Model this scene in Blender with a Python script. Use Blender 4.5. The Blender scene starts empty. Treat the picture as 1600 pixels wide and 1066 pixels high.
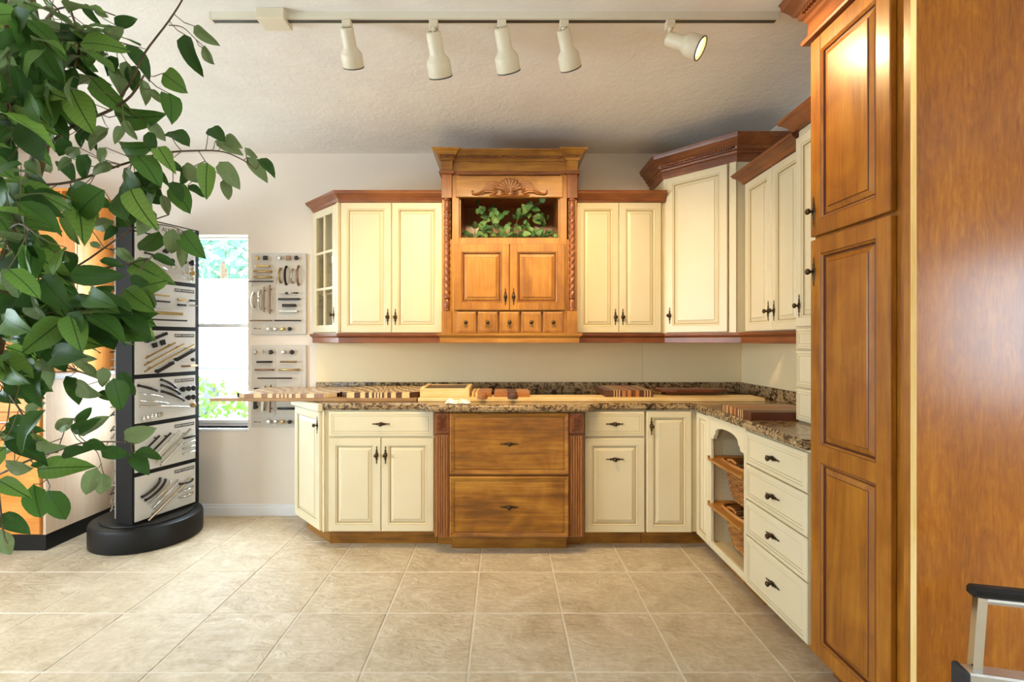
import bpy, bmesh, math, random
from mathutils import Vector, Matrix
random.seed(11)
R = math.radians
PI = math.pi
scene = bpy.context.scene
COL = scene.collection

# ------------------------------------------------------------------ camera, world, exposure
F, CU, CV, CH = 766.0, 788.0, 533.5, 1.30      # focal length / principal point (px of a 1600x1066 frame), eye height
cam_d = bpy.data.cameras.new('camera')
cam_d.sensor_width = 36.0
cam_d.lens = F / 1600 * 36.0
cam_d.shift_x = (800 - CU) / 1600
cam_d.clip_start = 0.02
cam = bpy.data.objects.new('camera', cam_d)
COL.objects.link(cam)
cam.location = (0, 0, CH)
cam.rotation_euler = (R(90), 0, 0)
scene.camera = cam

world = bpy.data.worlds.new('overcast_sky')
scene.world = world
world.use_nodes = True
bg = world.node_tree.nodes['Background']
bg.inputs[0].default_value = (0.77, 0.89, 1.0, 1)
bg.inputs[1].default_value = 31.0

vs = scene.view_settings
vs.view_transform = 'Standard'
vs.look = 'None'
vs.gamma = 1.0
vs.use_curve_mapping = False
vs.exposure = 0.27
scene.cycles.use_denoising = True
scene.cycles.max_bounces = 10
scene.cycles.diffuse_bounces = 6
scene.cycles.transparent_max_bounces = 12
scene.cycles.sample_clamp_indirect = 6.0
SPOT_W = 48.0

# ------------------------------------------------------------------ room numbers
XL, XR, XP = -4.2, 1.77, 4.0        # left wall, kitchen right wall, far right wall of the front part
YB, YF, YP = 3.66, -3.6, 1.44       # back wall, wall behind the camera, partition beside the pantry
ZC = 2.70
WIN = (-2.65, -1.914, 0.65, 2.094)  # back window: x0 x1 z0 z1
SHOP = (-3.9, -3.3, 0.35, 2.3)     # shop window behind the camera
WINL = (0.3, 1.8, 0.7, 2.1)      # window in the left wall (y0 y1 z0 z1)
WINR = (-1.7, -0.25, 0.75, 2.0)    # window in the far right wall

def portal(name, loc, rot, sx, sy):
    l = bpy.data.lights.new(name, 'AREA')
    l.shape = 'RECTANGLE'; l.size = sx; l.size_y = sy
    l.cycles.is_portal = True
    o = bpy.data.objects.new(name, l); COL.objects.link(o)
    o.location = loc; o.rotation_euler = rot
portal('daylight_portal', ((WIN[0]+WIN[1])/2, YB+.16, (WIN[2]+WIN[3])/2), (R(-90), 0, 0), WIN[1]-WIN[0], WIN[3]-WIN[2])
portal('daylight_portal', ((SHOP[0]+SHOP[1])/2, YF-.16, (SHOP[2]+SHOP[3])/2), (R(90), 0, 0), SHOP[1]-SHOP[0], SHOP[3]-SHOP[2])
portal('daylight_portal', (XL-.16, (WINL[0]+WINL[1])/2, (WINL[2]+WINL[3])/2), (R(90), 0, R(-90)), WINL[1]-WINL[0], WINL[3]-WINL[2])
portal('daylight_portal', (XP+.16, (WINR[0]+WINR[1])/2, (WINR[2]+WINR[3])/2), (R(90), 0, R(90)), WINR[1]-WINR[0], WINR[3]-WINR[2])

# ------------------------------------------------------------------ helpers
def P(u, v, Y):
    return Vector(((u-CU)/F*Y, Y, CH-(v-CV)/F*Y))

def lin(h):
    h = h.lstrip('#')
    c = [int(h[i:i+2], 16)/255 for i in (0, 2, 4)]
    return tuple((x/12.92 if x <= .04045 else ((x+.055)/1.055)**2.4) for x in c) + (1,)

class MB:
    """collects polygons; build() links them as one mesh object"""
    def __init__(s): s.v = []; s.f = []; s.m = []
    def add(s, vs, fs, mi=0, M=None):
        b = len(s.v)
        if M is not None: vs = [M @ Vector(p) for p in vs]
        s.v += [tuple(p) for p in vs]
        for f in fs:
            s.f.append(tuple(i+b for i in f)); s.m.append(mi)
        return s
    def box(s, x0, x1, y0, y1, z0, z1, mi=0, M=None):
        vs = [(x0,y0,z0),(x1,y0,z0),(x1,y1,z0),(x0,y1,z0),(x0,y0,z1),(x1,y0,z1),(x1,y1,z1),(x0,y1,z1)]
        return s.add(vs, [(0,3,2,1),(4,5,6,7),(0,1,5,4),(1,2,6,5),(2,3,7,6),(3,0,4,7)], mi, M)
    def cbox(s, x0, x1, y0, y1, z0, z1, c=.003, mi=0, M=None):
        """box with chamfered edges"""
        sx = (x0, x1); sy = (y0, y1); sz = (z0, z1); vs = []; idx = {}
        for i in (0,1):
            for j in (0,1):
                for k in (0,1):
                    dx, dy, dz = (c,-c)[i], (c,-c)[j], (c,-c)[k]
                    for ax, p in enumerate(((sx[i], sy[j]+dy, sz[k]+dz), (sx[i]+dx, sy[j], sz[k]+dz), (sx[i]+dx, sy[j]+dy, sz[k]))):
                        idx[i,j,k,ax] = len(vs); vs.append(p)
        fs = []
        for i in (0,1): fs.append([idx[i,0,0,0], idx[i,1,0,0], idx[i,1,1,0], idx[i,0,1,0]])
        for j in (0,1): fs.append([idx[0,j,0,1], idx[1,j,0,1], idx[1,j,1,1], idx[0,j,1,1]])
        for k in (0,1): fs.append([idx[0,0,k,2], idx[1,0,k,2], idx[1,1,k,2], idx[0,1,k,2]])
        for i in (0,1):
            for j in (0,1):
                fs.append([idx[i,j,0,0], idx[i,j,1,0], idx[i,j,1,1], idx[i,j,0,1]])
                fs.append([idx[i,0,j,0], idx[i,1,j,0], idx[i,1,j,2], idx[i,0,j,2]])
                fs.append([idx[0,i,j,1], idx[1,i,j,1], idx[1,i,j,2], idx[0,i,j,2]])
                for k in (0,1): fs.append([idx[i,j,k,0], idx[i,j,k,1], idx[i,j,k,2]])
        return s.add(vs, fs, mi, M)
    def rings(s, w, h, prof, cap=True, back=True, x0=0, z0=0, M=None):
        """nested rectangles in the xz plane facing -y; prof = (inset, y, material)"""
        vs = []; n = len(prof)
        for p in prof:
            i, y = p[0], p[1]
            vs += [(x0+i,y,z0+i),(x0+w-i,y,z0+i),(x0+w-i,y,z0+h-i),(x0+i,y,z0+h-i)]
        b = len(s.v); s.v += [tuple(M @ Vector(q)) if M is not None else q for q in vs]
        for k in range(n-1):
            mi = prof[k+1][2] if len(prof[k+1]) > 2 else 0
            for a in range(4):
                c = (a+1) % 4
                s.f.append((b+k*4+a, b+k*4+c, b+k*4+4+c, b+k*4+4+a)); s.m.append(mi)
        if cap: s.f.append(tuple(b+(n-1)*4+a for a in range(4))); s.m.append(0)
        if back: s.f.append(tuple(b+a for a in (3,2,1,0))); s.m.append(0)
        return s
    def lathe(s, prof, n=16, M=None, mi=0, cap=True):
        """prof = (r, z) from one end to the other, about local z"""
        vs = []; fs = []
        for r, z in prof:
            for k in range(n):
                a = 2*PI*k/n; vs.append((r*math.cos(a), r*math.sin(a), z))
        for j in range(len(prof)-1):
            for k in range(n):
                q = (k+1) % n; fs.append((j*n+k, j*n+q, j*n+n+q, j*n+n+k))
        if cap and prof[0][0] > 1e-5: fs.append(tuple(range(n))[::-1])
        if cap and prof[-1][0] > 1e-5: fs.append(tuple((len(prof)-1)*n+k for k in range(n)))
        return s.add(vs, fs, mi, M)
    def tube(s, pts, rad, n=6, mi=0, M=None, flat=None, cap=True, square=False):
        pts = [Vector(p) for p in pts]
        if not hasattr(rad, '__len__'): rad = [rad]*len(pts)
        vs = []; fs = []; up = None
        for i, p in enumerate(pts):
            t = (pts[min(i+1, len(pts)-1)]-pts[max(i-1, 0)])
            if t.length < 1e-9: t = Vector((0,0,1))
            t.normalize()
            if up is None:
                up = Vector((0,-1,0)) if abs(t.y) < .9 else Vector((0,0,1))
            a = up - t*up.dot(t)
            if a.length < 1e-6: a = Vector((1,0,0)) - t*t.x
            a.normalize(); up = a; b = t.cross(a)
            for k in range(n):
                th = 2*PI*(k+(.5 if square else 0))/n
                vs.append(p + a*math.cos(th)*rad[i]*(flat or 1) + b*math.sin(th)*rad[i])
        for j in range(len(pts)-1):
            for k in range(n):
                q = (k+1) % n; fs.append((j*n+k, j*n+q, j*n+n+q, j*n+n+k))
        if cap:
            fs.append(tuple(range(n))[::-1]); fs.append(tuple((len(pts)-1)*n+k for k in range(n)))
        return s.add(vs, fs, mi, M)
    def prism(s, poly, a0, a1, axis='z', mi=0, M=None):
        def mk(p, a): return (p[0],p[1],a) if axis == 'z' else ((p[0],a,p[1]) if axis == 'y' else (a,p[0],p[1]))
        n = len(poly)
        vs = [mk(p, a0) for p in poly]+[mk(p, a1) for p in poly]
        fs = [tuple(range(n))[::-1], tuple(range(n, 2*n))]+[(k,(k+1)%n,n+(k+1)%n,n+k) for k in range(n)]
        return s.add(vs, fs, mi, M)
    def sweep(s, path, prof, i0=0, i1=None, mi=0):
        """sweeps prof = (outward, z) along an xy path, outward is to the right of travel's left... (see sgn), mitred"""
        n = len(path); i1 = n-1 if i1 is None else i1
        def nrm(a, b):
            d = (Vector(b)-Vector(a)).normalized(); return Vector((d.y, -d.x))
        vs = []; m = len(prof)
        for i in range(i0, i1+1):
            if i == 0: mv = nrm(path[0], path[1])
            elif i == n-1: mv = nrm(path[-2], path[-1])
            else:
                a, b = nrm(path[i-1], path[i]), nrm(path[i], path[i+1])
                mv = (a+b); mv = mv/(mv.dot(a))
            for d, z in prof: vs.append((path[i][0]+mv.x*d, path[i][1]+mv.y*d, z))
        fs = []; L = i1-i0
        for j in range(L):
            for k in range(m):
                q = (k+1) % m; fs.append((j*m+k, j*m+q, j*m+m+q, j*m+m+k))
        fs.append(tuple(range(m))); fs.append(tuple(L*m+k for k in range(m))[::-1])
        return s.add(vs, fs, mi)
    def mesh(s, name, mats, smooth=False, bevel=0, seg=1, ang=None):
        me = bpy.data.meshes.new(name)
        me.from_pydata(s.v, [], s.f)
        for m in (mats if isinstance(mats, (list, tuple)) else [mats]): me.materials.append(m)
        me.polygons.foreach_set('material_index', s.m)
        bm = bmesh.new(); bm.from_mesh(me)
        bmesh.ops.recalc_face_normals(bm, faces=bm.faces)
        if bevel:
            es = [e for e in bm.edges if len(e.link_faces) == 2 and e.calc_face_angle(0) > .5]
            bmesh.ops.bevel(bm, geom=es, offset=bevel, segments=seg, affect='EDGES', clamp_overlap=True)
        bm.to_mesh(me); bm.free()
        if smooth:
            me.polygons.foreach_set('use_smooth', [True]*len(me.polygons))
            me.set_sharp_from_angle(angle=R(ang or 40))
        return me
    def build(s, name, mats, parent=None, loc=(0,0,0), rot=(0,0,0), **k):
        return link(name, s.mesh(name, mats, **k), parent, loc, rot)

def link(name, me, parent=None, loc=(0,0,0), rot=(0,0,0)):
    o = bpy.data.objects.new(name, me); COL.objects.link(o)
    o.location = loc; o.rotation_euler = rot
    if parent is not None: o.parent = parent
    return o

def tag(o, label=None, cat=None, group=None, kind=None):
    if label: o['label'] = label
    if cat: o['category'] = cat
    if group: o['group'] = group
    if kind: o['kind'] = kind
    return o

def thing(name, label, cat, loc=(0,0,0), rz=0, group=None):
    o = bpy.data.objects.new(name, None); COL.objects.link(o)
    o.empty_display_size = .05
    o.location = loc; o.rotation_euler = (0,0,rz)
    return tag(o, label, cat, group)

# ------------------------------------------------------------------ materials
def base_mat(name, col, rough=.5, metal=0.0, coat=0.0, spec=.5):
    m = bpy.data.materials.new(name); m.use_nodes = True
    b = m.node_tree.nodes['Principled BSDF']
    b.inputs['Base Color'].default_value = lin(col) if isinstance(col, str) else col
    b.inputs['Roughness'].default_value = rough
    b.inputs['Metallic'].default_value = metal
    b.inputs['Coat Weight'].default_value = coat
    b.inputs['Coat Roughness'].default_value = .15
    b.inputs['Specular IOR Level'].default_value = spec
    return m, m.node_tree.nodes, m.node_tree.links, b

def coords(N, L, scale, kind='Object', rnd=True):
    tc = N.new('ShaderNodeTexCoord'); mp = N.new('ShaderNodeMapping')
    mp.inputs['Scale'].default_value = scale
    L.new(tc.outputs[kind], mp.inputs[0])
    if rnd:
        oi = N.new('ShaderNodeObjectInfo'); mu = N.new('ShaderNodeMath'); mu.operation = 'MULTIPLY'
        mu.inputs[1].default_value = 37.0
        L.new(oi.outputs['Random'], mu.inputs[0]); L.new(mu.outputs[0], mp.inputs['Location'])
    return mp
def noise(N, L, vec, scale, detail=3, rough=.55, dist=0):
    n = N.new('ShaderNodeTexNoise'); n.inputs['Scale'].default_value = scale
    n.inputs['Detail'].default_value = detail; n.inputs['Roughness'].default_value = rough
    n.inputs['Distortion'].default_value = dist
    L.new(vec.outputs[0], n.inputs['Vector']); return n
def ramp(N, L, fac, stops):
    r = N.new('ShaderNodeValToRGB'); e = r.color_ramp.elements
    while len(e) < len(stops): e.new(.5)
    for k, (p, c) in enumerate(stops):
        e[k].position = p; e[k].color = lin(c) if isinstance(c, str) else c
    L.new(fac, r.inputs[0]); return r
def bump(N, L, b, h, strength=.2, dist=.01):
    bp = N.new('ShaderNodeBump'); bp.inputs['Strength'].default_value = strength; bp.inputs['Distance'].default_value = dist
    L.new(h, bp.inputs['Height']); L.new(bp.outputs[0], b.inputs['Normal'])

def paint(name, c0, c1, rough=.45, sc=3.0, bmp=0.05):
    m, N, L, b = base_mat(name, c0, rough)
    mp = coords(N, L, (1,1,1)); n = noise(N, L, mp, sc, 4)
    r = ramp(N, L, n.outputs[0], [(.3, c0), (.7, c1)]); L.new(r.outputs[0], b.inputs['Base Color'])
    if bmp:
        n2 = noise(N, L, mp, 90, 2); bump(N, L, b, n2.outputs[0], bmp, .002)
    return m
def wood(name, dark, mid, light, axis='z', rough=.38, coat=.15, scale=1.0, contrast=1.0):
    m, N, L, b = base_mat(name, mid, rough, coat=coat)
    s = {'z': (9,9,.9), 'x': (.9,9,9), 'y': (9,.9,9)}[axis]
    mp = coords(N, L, tuple(q*scale for q in s))
    n1 = noise(N, L, mp, 1.6, 5, .6, .6)
    mp2 = coords(N, L, tuple(q*scale*(9 if q > 5 else 3.5) for q in s))
    n2 = noise(N, L, mp2, 1.5, 3, .6)
    mp3 = coords(N, L, (3.2,3.2,3.2)); n3 = noise(N, L, mp3, 1.5, 3, .55, .8)
    a = N.new('ShaderNodeMath'); a.operation = 'MULTIPLY_ADD'; a.inputs[1].default_value = .45
    L.new(n1.outputs[0], a.inputs[0])
    a2 = N.new('ShaderNodeMath'); a2.operation = 'MULTIPLY_ADD'; a2.inputs[1].default_value = .25
    L.new(n2.outputs[0], a2.inputs[0])
    a3 = N.new('ShaderNodeMath'); a3.operation = 'MULTIPLY'; a3.inputs[1].default_value = .30
    L.new(n3.outputs[0], a3.inputs[0]); L.new(a3.outputs[0], a2.inputs[2]); L.new(a2.outputs[0], a.inputs[2])
    w = .13/contrast
    r = ramp(N, L, a.outputs[0], [(.5-w, dark), (.5, mid), (.5+w, light)])
    L.new(r.outputs[0], b.inputs['Base Color'])
    bump(N, L, b, n2.outputs[0], .04, .002)
    return m

M = {}
def plain(key, col, rough=.5, metal=0, **k):
    M[key] = base_mat(key, col, rough, metal, **k)[0]; return M[key]

M['wall'] = paint('wall_paint', '#e6dbcf', '#dfd3c5', .7, 1.2, .12)
M['wall2'] = paint('room_paint', '#e2d8cb', '#dcd2c4', .7, 1.2, .05)
M['splash'] = paint('cream_backsplash_paint', '#f0dcb2', '#ead5a8', .5, 1.2, .03)
def ceiling_mat():
    m, N, L, b = base_mat('ceiling_plaster', '#e4dcd4', .75)
    mp = coords(N, L, (1,1,1), rnd=False); n = noise(N, L, mp, 22, 5, .65, .6)
    n2 = noise(N, L, mp, 5, 3)
    r = ramp(N, L, n2.outputs[0], [(.3, '#e2ddd7'), (.7, '#eae5df')]); L.new(r.outputs[0], b.inputs['Base Color'])
    bump(N, L, b, n.outputs[0], .35, .012); return m
M['ceiling'] = ceiling_mat()
def tile_mat():
    m, N, L, b = base_mat('beige_slate_tile', '#c3ae8c', .34)
    mp = coords(N, L, (1,1,1)); n = noise(N, L, mp, 5, 6, .65, 1.2); n2 = noise(N, L, mp, 38, 4, .6)
    mix = N.new('ShaderNodeMath'); mix.operation = 'MULTIPLY_ADD'; mix.inputs[1].default_value = .35
    L.new(n2.outputs[0], mix.inputs[0])
    mm = N.new('ShaderNodeMath'); mm.operation = 'MULTIPLY'; mm.inputs[1].default_value = .65
    L.new(n.outputs[0], mm.inputs[0]); L.new(mm.outputs[0], mix.inputs[2])
    r = ramp(N, L, mix.outputs[0], [(.32, '#aa967a'), (.46, '#c0ae90'), (.6, '#d1c1a6'), (.72, '#dccfb9')])
    L.new(r.outputs[0], b.inputs['Base Color'])
    mp2 = coords(N, L, (1, 2.2, 1)); n3 = noise(N, L, mp2, 7, 7, .6, 2.2)
    bump(N, L, b, n3.outputs[0], .5, .022)
    rr = ramp(N, L, n3.outputs[0], [(.3, (.34,)*3+(1,)), (.7, (.52,)*3+(1,))]); L.new(rr.outputs[0], b.inputs['Roughness'])
    return m
M['tile'] = tile_mat()
M['grout'] = paint('grout', '#ded5c4', '#d2c8b5', .85, 6, 0)
M['cream'] = paint('cream_glazed_paint', '#dbcfb0', '#d4c6a3', .38, 2.2, .03)
M['cream_in'] = paint('cream_interior', '#d6c8a4', '#cfc09a', .5, 2.2, .03)
M['glaze'] = plain('brown_glaze_line', '#ab9566', .5)
M['white'] = paint('white_frame_paint', '#e9e9ea', '#e2e2e4', .4, 2, 0)
HON = ('#80501c', '#9e6826', '#b58138')
M['honey_v'] = wood('honey_maple_upright', *HON, 'z')
M['honey_h'] = wood('honey_maple_across', *HON, 'x')
DRW = ('#6a400e', '#905c16', '#ae7a2a')
M['drawer_h'] = wood('amber_maple_across', *DRW, 'x', rough=.3, coat=.3, scale=.8, contrast=1.3)
M['amber_v'] = wood('amber_maple_upright', '#6c3f1a', '#8a5424', '#a2682e', 'z')
BRN = ('#5c2f14', '#7c4420', '#96592b')
M['brown_h'] = wood('russet_maple_across', *BRN, 'x', rough=.42, coat=.08)
M['brown_v'] = wood('russet_maple_upright', *BRN, 'z', rough=.33, coat=.2)
PAN = ('#764206', '#965a0e', '#ac721c')
M['pantry_v'] = wood('cinnamon_maple_upright', *PAN, 'z', rough=.38, coat=.22)
M['pantry_h'] = wood('cinnamon_maple_across', *PAN, 'y', rough=.3, coat=.35)
M['pantry_dark'] = plain('dark_stain_line', '#5a2c10', .4)
def veneer():
    m, N, L, b = base_mat('amber_veneer', '#a05c14', .5, coat=.42, spec=.1)
    b.inputs['Coat Roughness'].default_value = .22
    mp = coords(N, L, (2.2, 2.2, .5), rnd=False); n1 = noise(N, L, mp, 1.6, 4, .55, .5)
    mp2 = coords(N, L, (120, 120, 9), rnd=False); n2 = noise(N, L, mp2, 1.0, 3, .6, 1.5)
    mp3 = coords(N, L, (14, 14, 5), rnd=False); n3 = noise(N, L, mp3, 1.4, 4, .6, 2.5)
    def mad(x, k, prev):
        a = N.new('ShaderNodeMath'); a.operation = 'MULTIPLY_ADD'; a.inputs[1].default_value = k; L.new(x, a.inputs[0])
        if prev is None: a.inputs[2].default_value = 0
        else: L.new(prev, a.inputs[2])
        return a.outputs[0]
    v = mad(n3.outputs[0], .25, mad(n2.outputs[0], .3, mad(n1.outputs[0], .45, None)))
    r = ramp(N, L, v, [(.36, '#7a4000'), (.5, '#9e5a00'), (.64, '#ba7608')]); L.new(r.outputs[0], b.inputs['Base Color'])
    bump(N, L, b, n2.outputs[0], .03, .002); return m
M['panel'] = veneer()
M['raw'] = wood('pale_birch_edge', '#d2ab5e', '#e2c27a', '#ecd396', 'z', rough=.5, coat=0)
M['maple'] = wood('maple_plank', '#cfa869', '#e0c086', '#ecd3a0', 'x', rough=.45, coat=0)
M['maple_v'] = wood('maple_upright', '#cfa869', '#e0c086', '#ecd3a0', 'z', rough=.45, coat=0)
M['walnut'] = wood('walnut_block', '#3c2114', '#57321d', '#6e4428', 'x', rough=.4, coat=.05)
M['walnut2'] = wood('reddish_padauk', '#42200f', '#5c2c17', '#70391e', 'x', rough=.4, coat=.05)
M['tan'] = wood('tan_plank', '#7e5a34', '#9a7448', '#b08a5a', 'x', rough=.45, coat=0)
M['cherry'] = wood('cherry_strip', '#8a5426', '#a46936', '#b87f48', 'x', rough=.4, coat=.05)
M['orange_v'] = wood('orange_beech_upright', '#c67a2c', '#d98d3b', '#e39d4e', 'z', rough=.4, coat=.1)
M['orange_h'] = wood('orange_beech_across', '#c67a2c', '#d98d3b', '#e39d4e', 'x', rough=.4, coat=.1)
M['pale'] = wood('pale_maple_side', '#c2a488', '#ccb195', '#d4bca2', 'z', rough=.45, coat=.05)
plain('bronze', '#4a3a28', .38, .85)
plain('chrome', '#d8d8d8', .12, 1.0)
plain('nickel', '#b9b2a6', .28, 1.0)
plain('brass', '#a98c5c', .32, 1.0)
plain('copper', '#8a6a54', .35, 1.0)
plain('darkmetal', '#2c2724', .35, .6)
plain('black', '#0f0d0c', .45, spec=.3)
plain('blackmat', '#100e0d', .6, spec=.25)
plain('board', '#c6c1ba', .5)
plain('boardtan', '#c4bbae', .5)
plain('ink', '#2a2522', .6)
plain('paper', '#e2ded6', .7)
plain('lampwhite', '#d6cbb2', .42)
plain('lampdark', '#3a352e', .5)
plain('track', '#d8d0be', .45)
plain('greycounter', '#b9bdc2', .35)
plain('vanwhite', '#eceff0', .4)
plain('rubber', '#26272a', .7)
plain('asphalt', '#b4b4b0', .9)
plain('silver', '#cfd0cf', .3, .9)
plain('dark_inside', '#1c120b', .7)
plain('ceramic', '#9b6b4a', .5)
plain('soil', '#3a2a1c', .9)
def emit(name, col, st):
    m = bpy.data.materials.new(name); m.use_nodes = True; N = m.node_tree.nodes; N.clear()
    e = N.new('ShaderNodeEmission'); e.inputs[0].default_value = lin(col); e.inputs[1].default_value = st
    o = N.new('ShaderNodeOutputMaterial'); m.node_tree.links.new(e.outputs[0], o.inputs[0]); return m
M['bulb'] = emit('lit_bulb', '#ffd9a0', 4)
def glass_mat():
    m = bpy.data.materials.new('clear_glass'); m.use_nodes = True; N = m.node_tree.nodes; L = m.node_tree.links; N.clear()
    t = N.new('ShaderNodeBsdfTransparent'); t.inputs[0].default_value = (.95,.97,.97,1)
    g = N.new('ShaderNodeBsdfGlossy'); g.inputs['Roughness'].default_value = .02
    lw = N.new('ShaderNodeLayerWeight'); lw.inputs[0].default_value = .5
    pw = N.new('ShaderNodeMath'); pw.operation = 'POWER'; pw.inputs[1].default_value = 4.0; L.new(lw.outputs['Facing'], pw.inputs[0])
    f = N.new('ShaderNodeMath'); f.operation = 'MULTIPLY_ADD'; f.inputs[1].default_value = .55; f.inputs[2].default_value = .035; L.new(pw.outputs[0], f.inputs[0])
    x = N.new('ShaderNodeMixShader'); o = N.new('ShaderNodeOutputMaterial')
    L.new(f.outputs[0], x.inputs[0]); L.new(t.outputs[0], x.inputs[1]); L.new(g.outputs[0], x.inputs[2]); L.new(x.outputs[0], o.inputs[0])
    return m
M['glass'] = glass_mat()
def granite_mat():
    m, N, L, b = base_mat('speckled_brown_granite', '#7a6448', .2, coat=.2)
    mp = coords(N, L, (1,1,1), rnd=False)
    n = noise(N, L, mp, 52, 5, .7, .8); n2 = noise(N, L, mp, 11, 4, .6, 1.5)
    a = N.new('ShaderNodeMath'); a.operation = 'MULTIPLY_ADD'; a.inputs[1].default_value = .62
    L.new(n.outputs[0], a.inputs[0])
    c = N.new('ShaderNodeMath'); c.operation = 'MULTIPLY'; c.inputs[1].default_value = .38
    L.new(n2.outputs[0], c.inputs[0]); L.new(c.outputs[0], a.inputs[2])
    r = ramp(N, L, a.outputs[0], [(.39, '#1c150f'), (.455, '#4e3822'), (.5, '#7c6040'), (.545, '#b89e72'), (.59, '#6a4a30'), (.645, '#dccaa4')])
    L.new(r.outputs[0], b.inputs['Base Color']); return m
M['granite'] = granite_mat()
def leaf_mat(name, dark, mid, light, under, vein, transl=.3, spec=.3):
    m = bpy.data.materials.new(name); m.use_nodes = True; N = m.node_tree.nodes; L = m.node_tree.links
    b = N['Principled BSDF']; b.inputs['Roughness'].default_value = .5; b.inputs['Specular IOR Level'].default_value = spec
    oi = N.new('ShaderNodeObjectInfo'); r = ramp(N, L, oi.outputs['Random'], [(0, dark), (.5, mid), (1, light)])
    tc = N.new('ShaderNodeTexCoord'); sp = N.new('ShaderNodeSeparateXYZ'); L.new(tc.outputs['Object'], sp.inputs[0])
    ab = N.new('ShaderNodeMath'); ab.operation = 'ABSOLUTE'; L.new(sp.outputs[0], ab.inputs[0])
    # midrib and side veins: part of the printed leaf
    lt = N.new('ShaderNodeMath'); lt.operation = 'LESS_THAN'; lt.inputs[1].default_value = .012; L.new(ab.outputs[0], lt.inputs[0])
    mm = N.new('ShaderNodeMath'); mm.operation = 'MULTIPLY_ADD'; mm.inputs[1].default_value = -.6
    L.new(ab.outputs[0], mm.inputs[0]); L.new(sp.outputs[1], mm.inputs[2])
    wv = N.new('ShaderNodeMath'); wv.operation = 'PINGPONG'; wv.inputs[1].default_value = .055; L.new(mm.outputs[0], wv.inputs[0])
    l2 = N.new('ShaderNodeMath'); l2.operation = 'LESS_THAN'; l2.inputs[1].default_value = .006; L.new(wv.outputs[0], l2.inputs[0])
    l3 = N.new('ShaderNodeMath'); l3.operation = 'MULTIPLY'; l3.inputs[1].default_value = .3; L.new(l2.outputs[0], l3.inputs[0])
    mxv = N.new('ShaderNodeMath'); mxv.operation = 'MAXIMUM'; L.new(lt.outputs[0], mxv.inputs[0]); L.new(l3.outputs[0], mxv.inputs[1])
    ge = N.new('ShaderNodeNewGeometry')
    mu = N.new('ShaderNodeMix'); mu.data_type = 'RGBA'; L.new(ge.outputs['Backfacing'], mu.inputs[0])
    L.new(r.outputs[0], mu.inputs[6]); mu.inputs[7].default_value = lin(under)
    mv = N.new('ShaderNodeMix'); mv.data_type = 'RGBA'; L.new(mxv.outputs[0], mv.inputs[0])
    L.new(mu.outputs[2], mv.inputs[6]); mv.inputs[7].default_value = lin(vein)
    L.new(mv.outputs[2], b.inputs['Base Color'])
    t = N.new('ShaderNodeBsdfTranslucent'); L.new(mv.outputs[2], t.inputs[0])
    x = N.new('ShaderNodeMixShader'); x.inputs[0].default_value = transl
    o = N['Material Output']; L.new(b.outputs[0], x.inputs[1]); L.new(t.outputs[0], x.inputs[2]); L.new(x.outputs[0], o.inputs[0])
    return m
M['leaf'] = leaf_mat('ficus_leaf', '#26441a', '#48702c', '#7a9c44', '#74885a', '#31501c', .35)
M['vine'] = leaf_mat('ivy_leaf', '#1f4020', '#3c6a34', '#6f9454', '#66825a', '#8fa878', .15)
M['hedge'] = leaf_mat('hedge_leaf', '#2a4418', '#3e6020', '#5a7830', '#446030', '#486828', .15, 0)
M['tree'] = leaf_mat('street_tree_leaf', '#2c4434', '#3e5c48', '#587460', '#446050', '#486654', .15, 0)
M['bark'] = paint('bark', '#3f3023', '#6a5238', .8, 25, .4)
M['twig'] = paint('twig_green', '#5a4a30', '#6e6a40', .7, 10, 0)
M['grass'] = paint('lawn', '#6f8f45', '#8aa65a', .9, 3, 0)
M['wicker'] = wood('wicker', '#8a5224', '#ad7338', '#c48c4e', 'x', rough=.55, coat=0)

# ------------------------------------------------------------------ the room
def struct(name, mb, mat, **k):
    o = mb.build(name, mat, **k); o['kind'] = 'structure'; return o
T = .15
# back wall with the window opening
b = MB()
b.box(XL-T, WIN[0], YB, YB+T, 0, ZC).box(WIN[1], XR+T, YB, YB+T, 0, ZC)
b.box(WIN[0], WIN[1], YB, YB+T, 0, WIN[2]).box(WIN[0], WIN[1], YB, YB+T, WIN[3], ZC)
struct('wall_back', b, M['wall'])
struct('wall_right', MB().box(XR, XR+T, YP, YB, 0, ZC), M['wall'])
struct('wall_partition', MB().box(XR, XP+T, YP, YP+T, 0, ZC), M['wall2'])
b = MB()
b.box(XP, XP+T, YF, WINR[0], 0, ZC).box(XP, XP+T, WINR[1], YP, 0, ZC)
b.box(XP, XP+T, WINR[0], WINR[1], 0, WINR[2]).box(XP, XP+T, WINR[0], WINR[1], WINR[3], ZC)
struct('wall_far_right', b, M['wall2'])
b = MB()
b.box(XL-T, SHOP[0], YF-T, YF, 0, ZC).box(SHOP[1], XP+T, YF-T, YF, 0, ZC)
b.box(SHOP[0], SHOP[1], YF-T, YF, 0, SHOP[2]).box(SHOP[0], SHOP[1], YF-T, YF, SHOP[3], ZC)
struct('wall_front', b, M['wall2'])
b = MB()
b.box(XL-T, XL, YF, WINL[0], 0, ZC).box(XL-T, XL, WINL[1], YB, 0, ZC)
b.box(XL-T, XL, WINL[0], WINL[1], 0, WINL[2]).box(XL-T, XL, WINL[0], WINL[1], WINL[3], ZC)
struct('wall_left', b, M['wall2'])
struct('ceiling', MB().box(XL-T, XP+T, YF-T, YB+T, ZC, ZC+.12), M['ceiling'])

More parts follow.
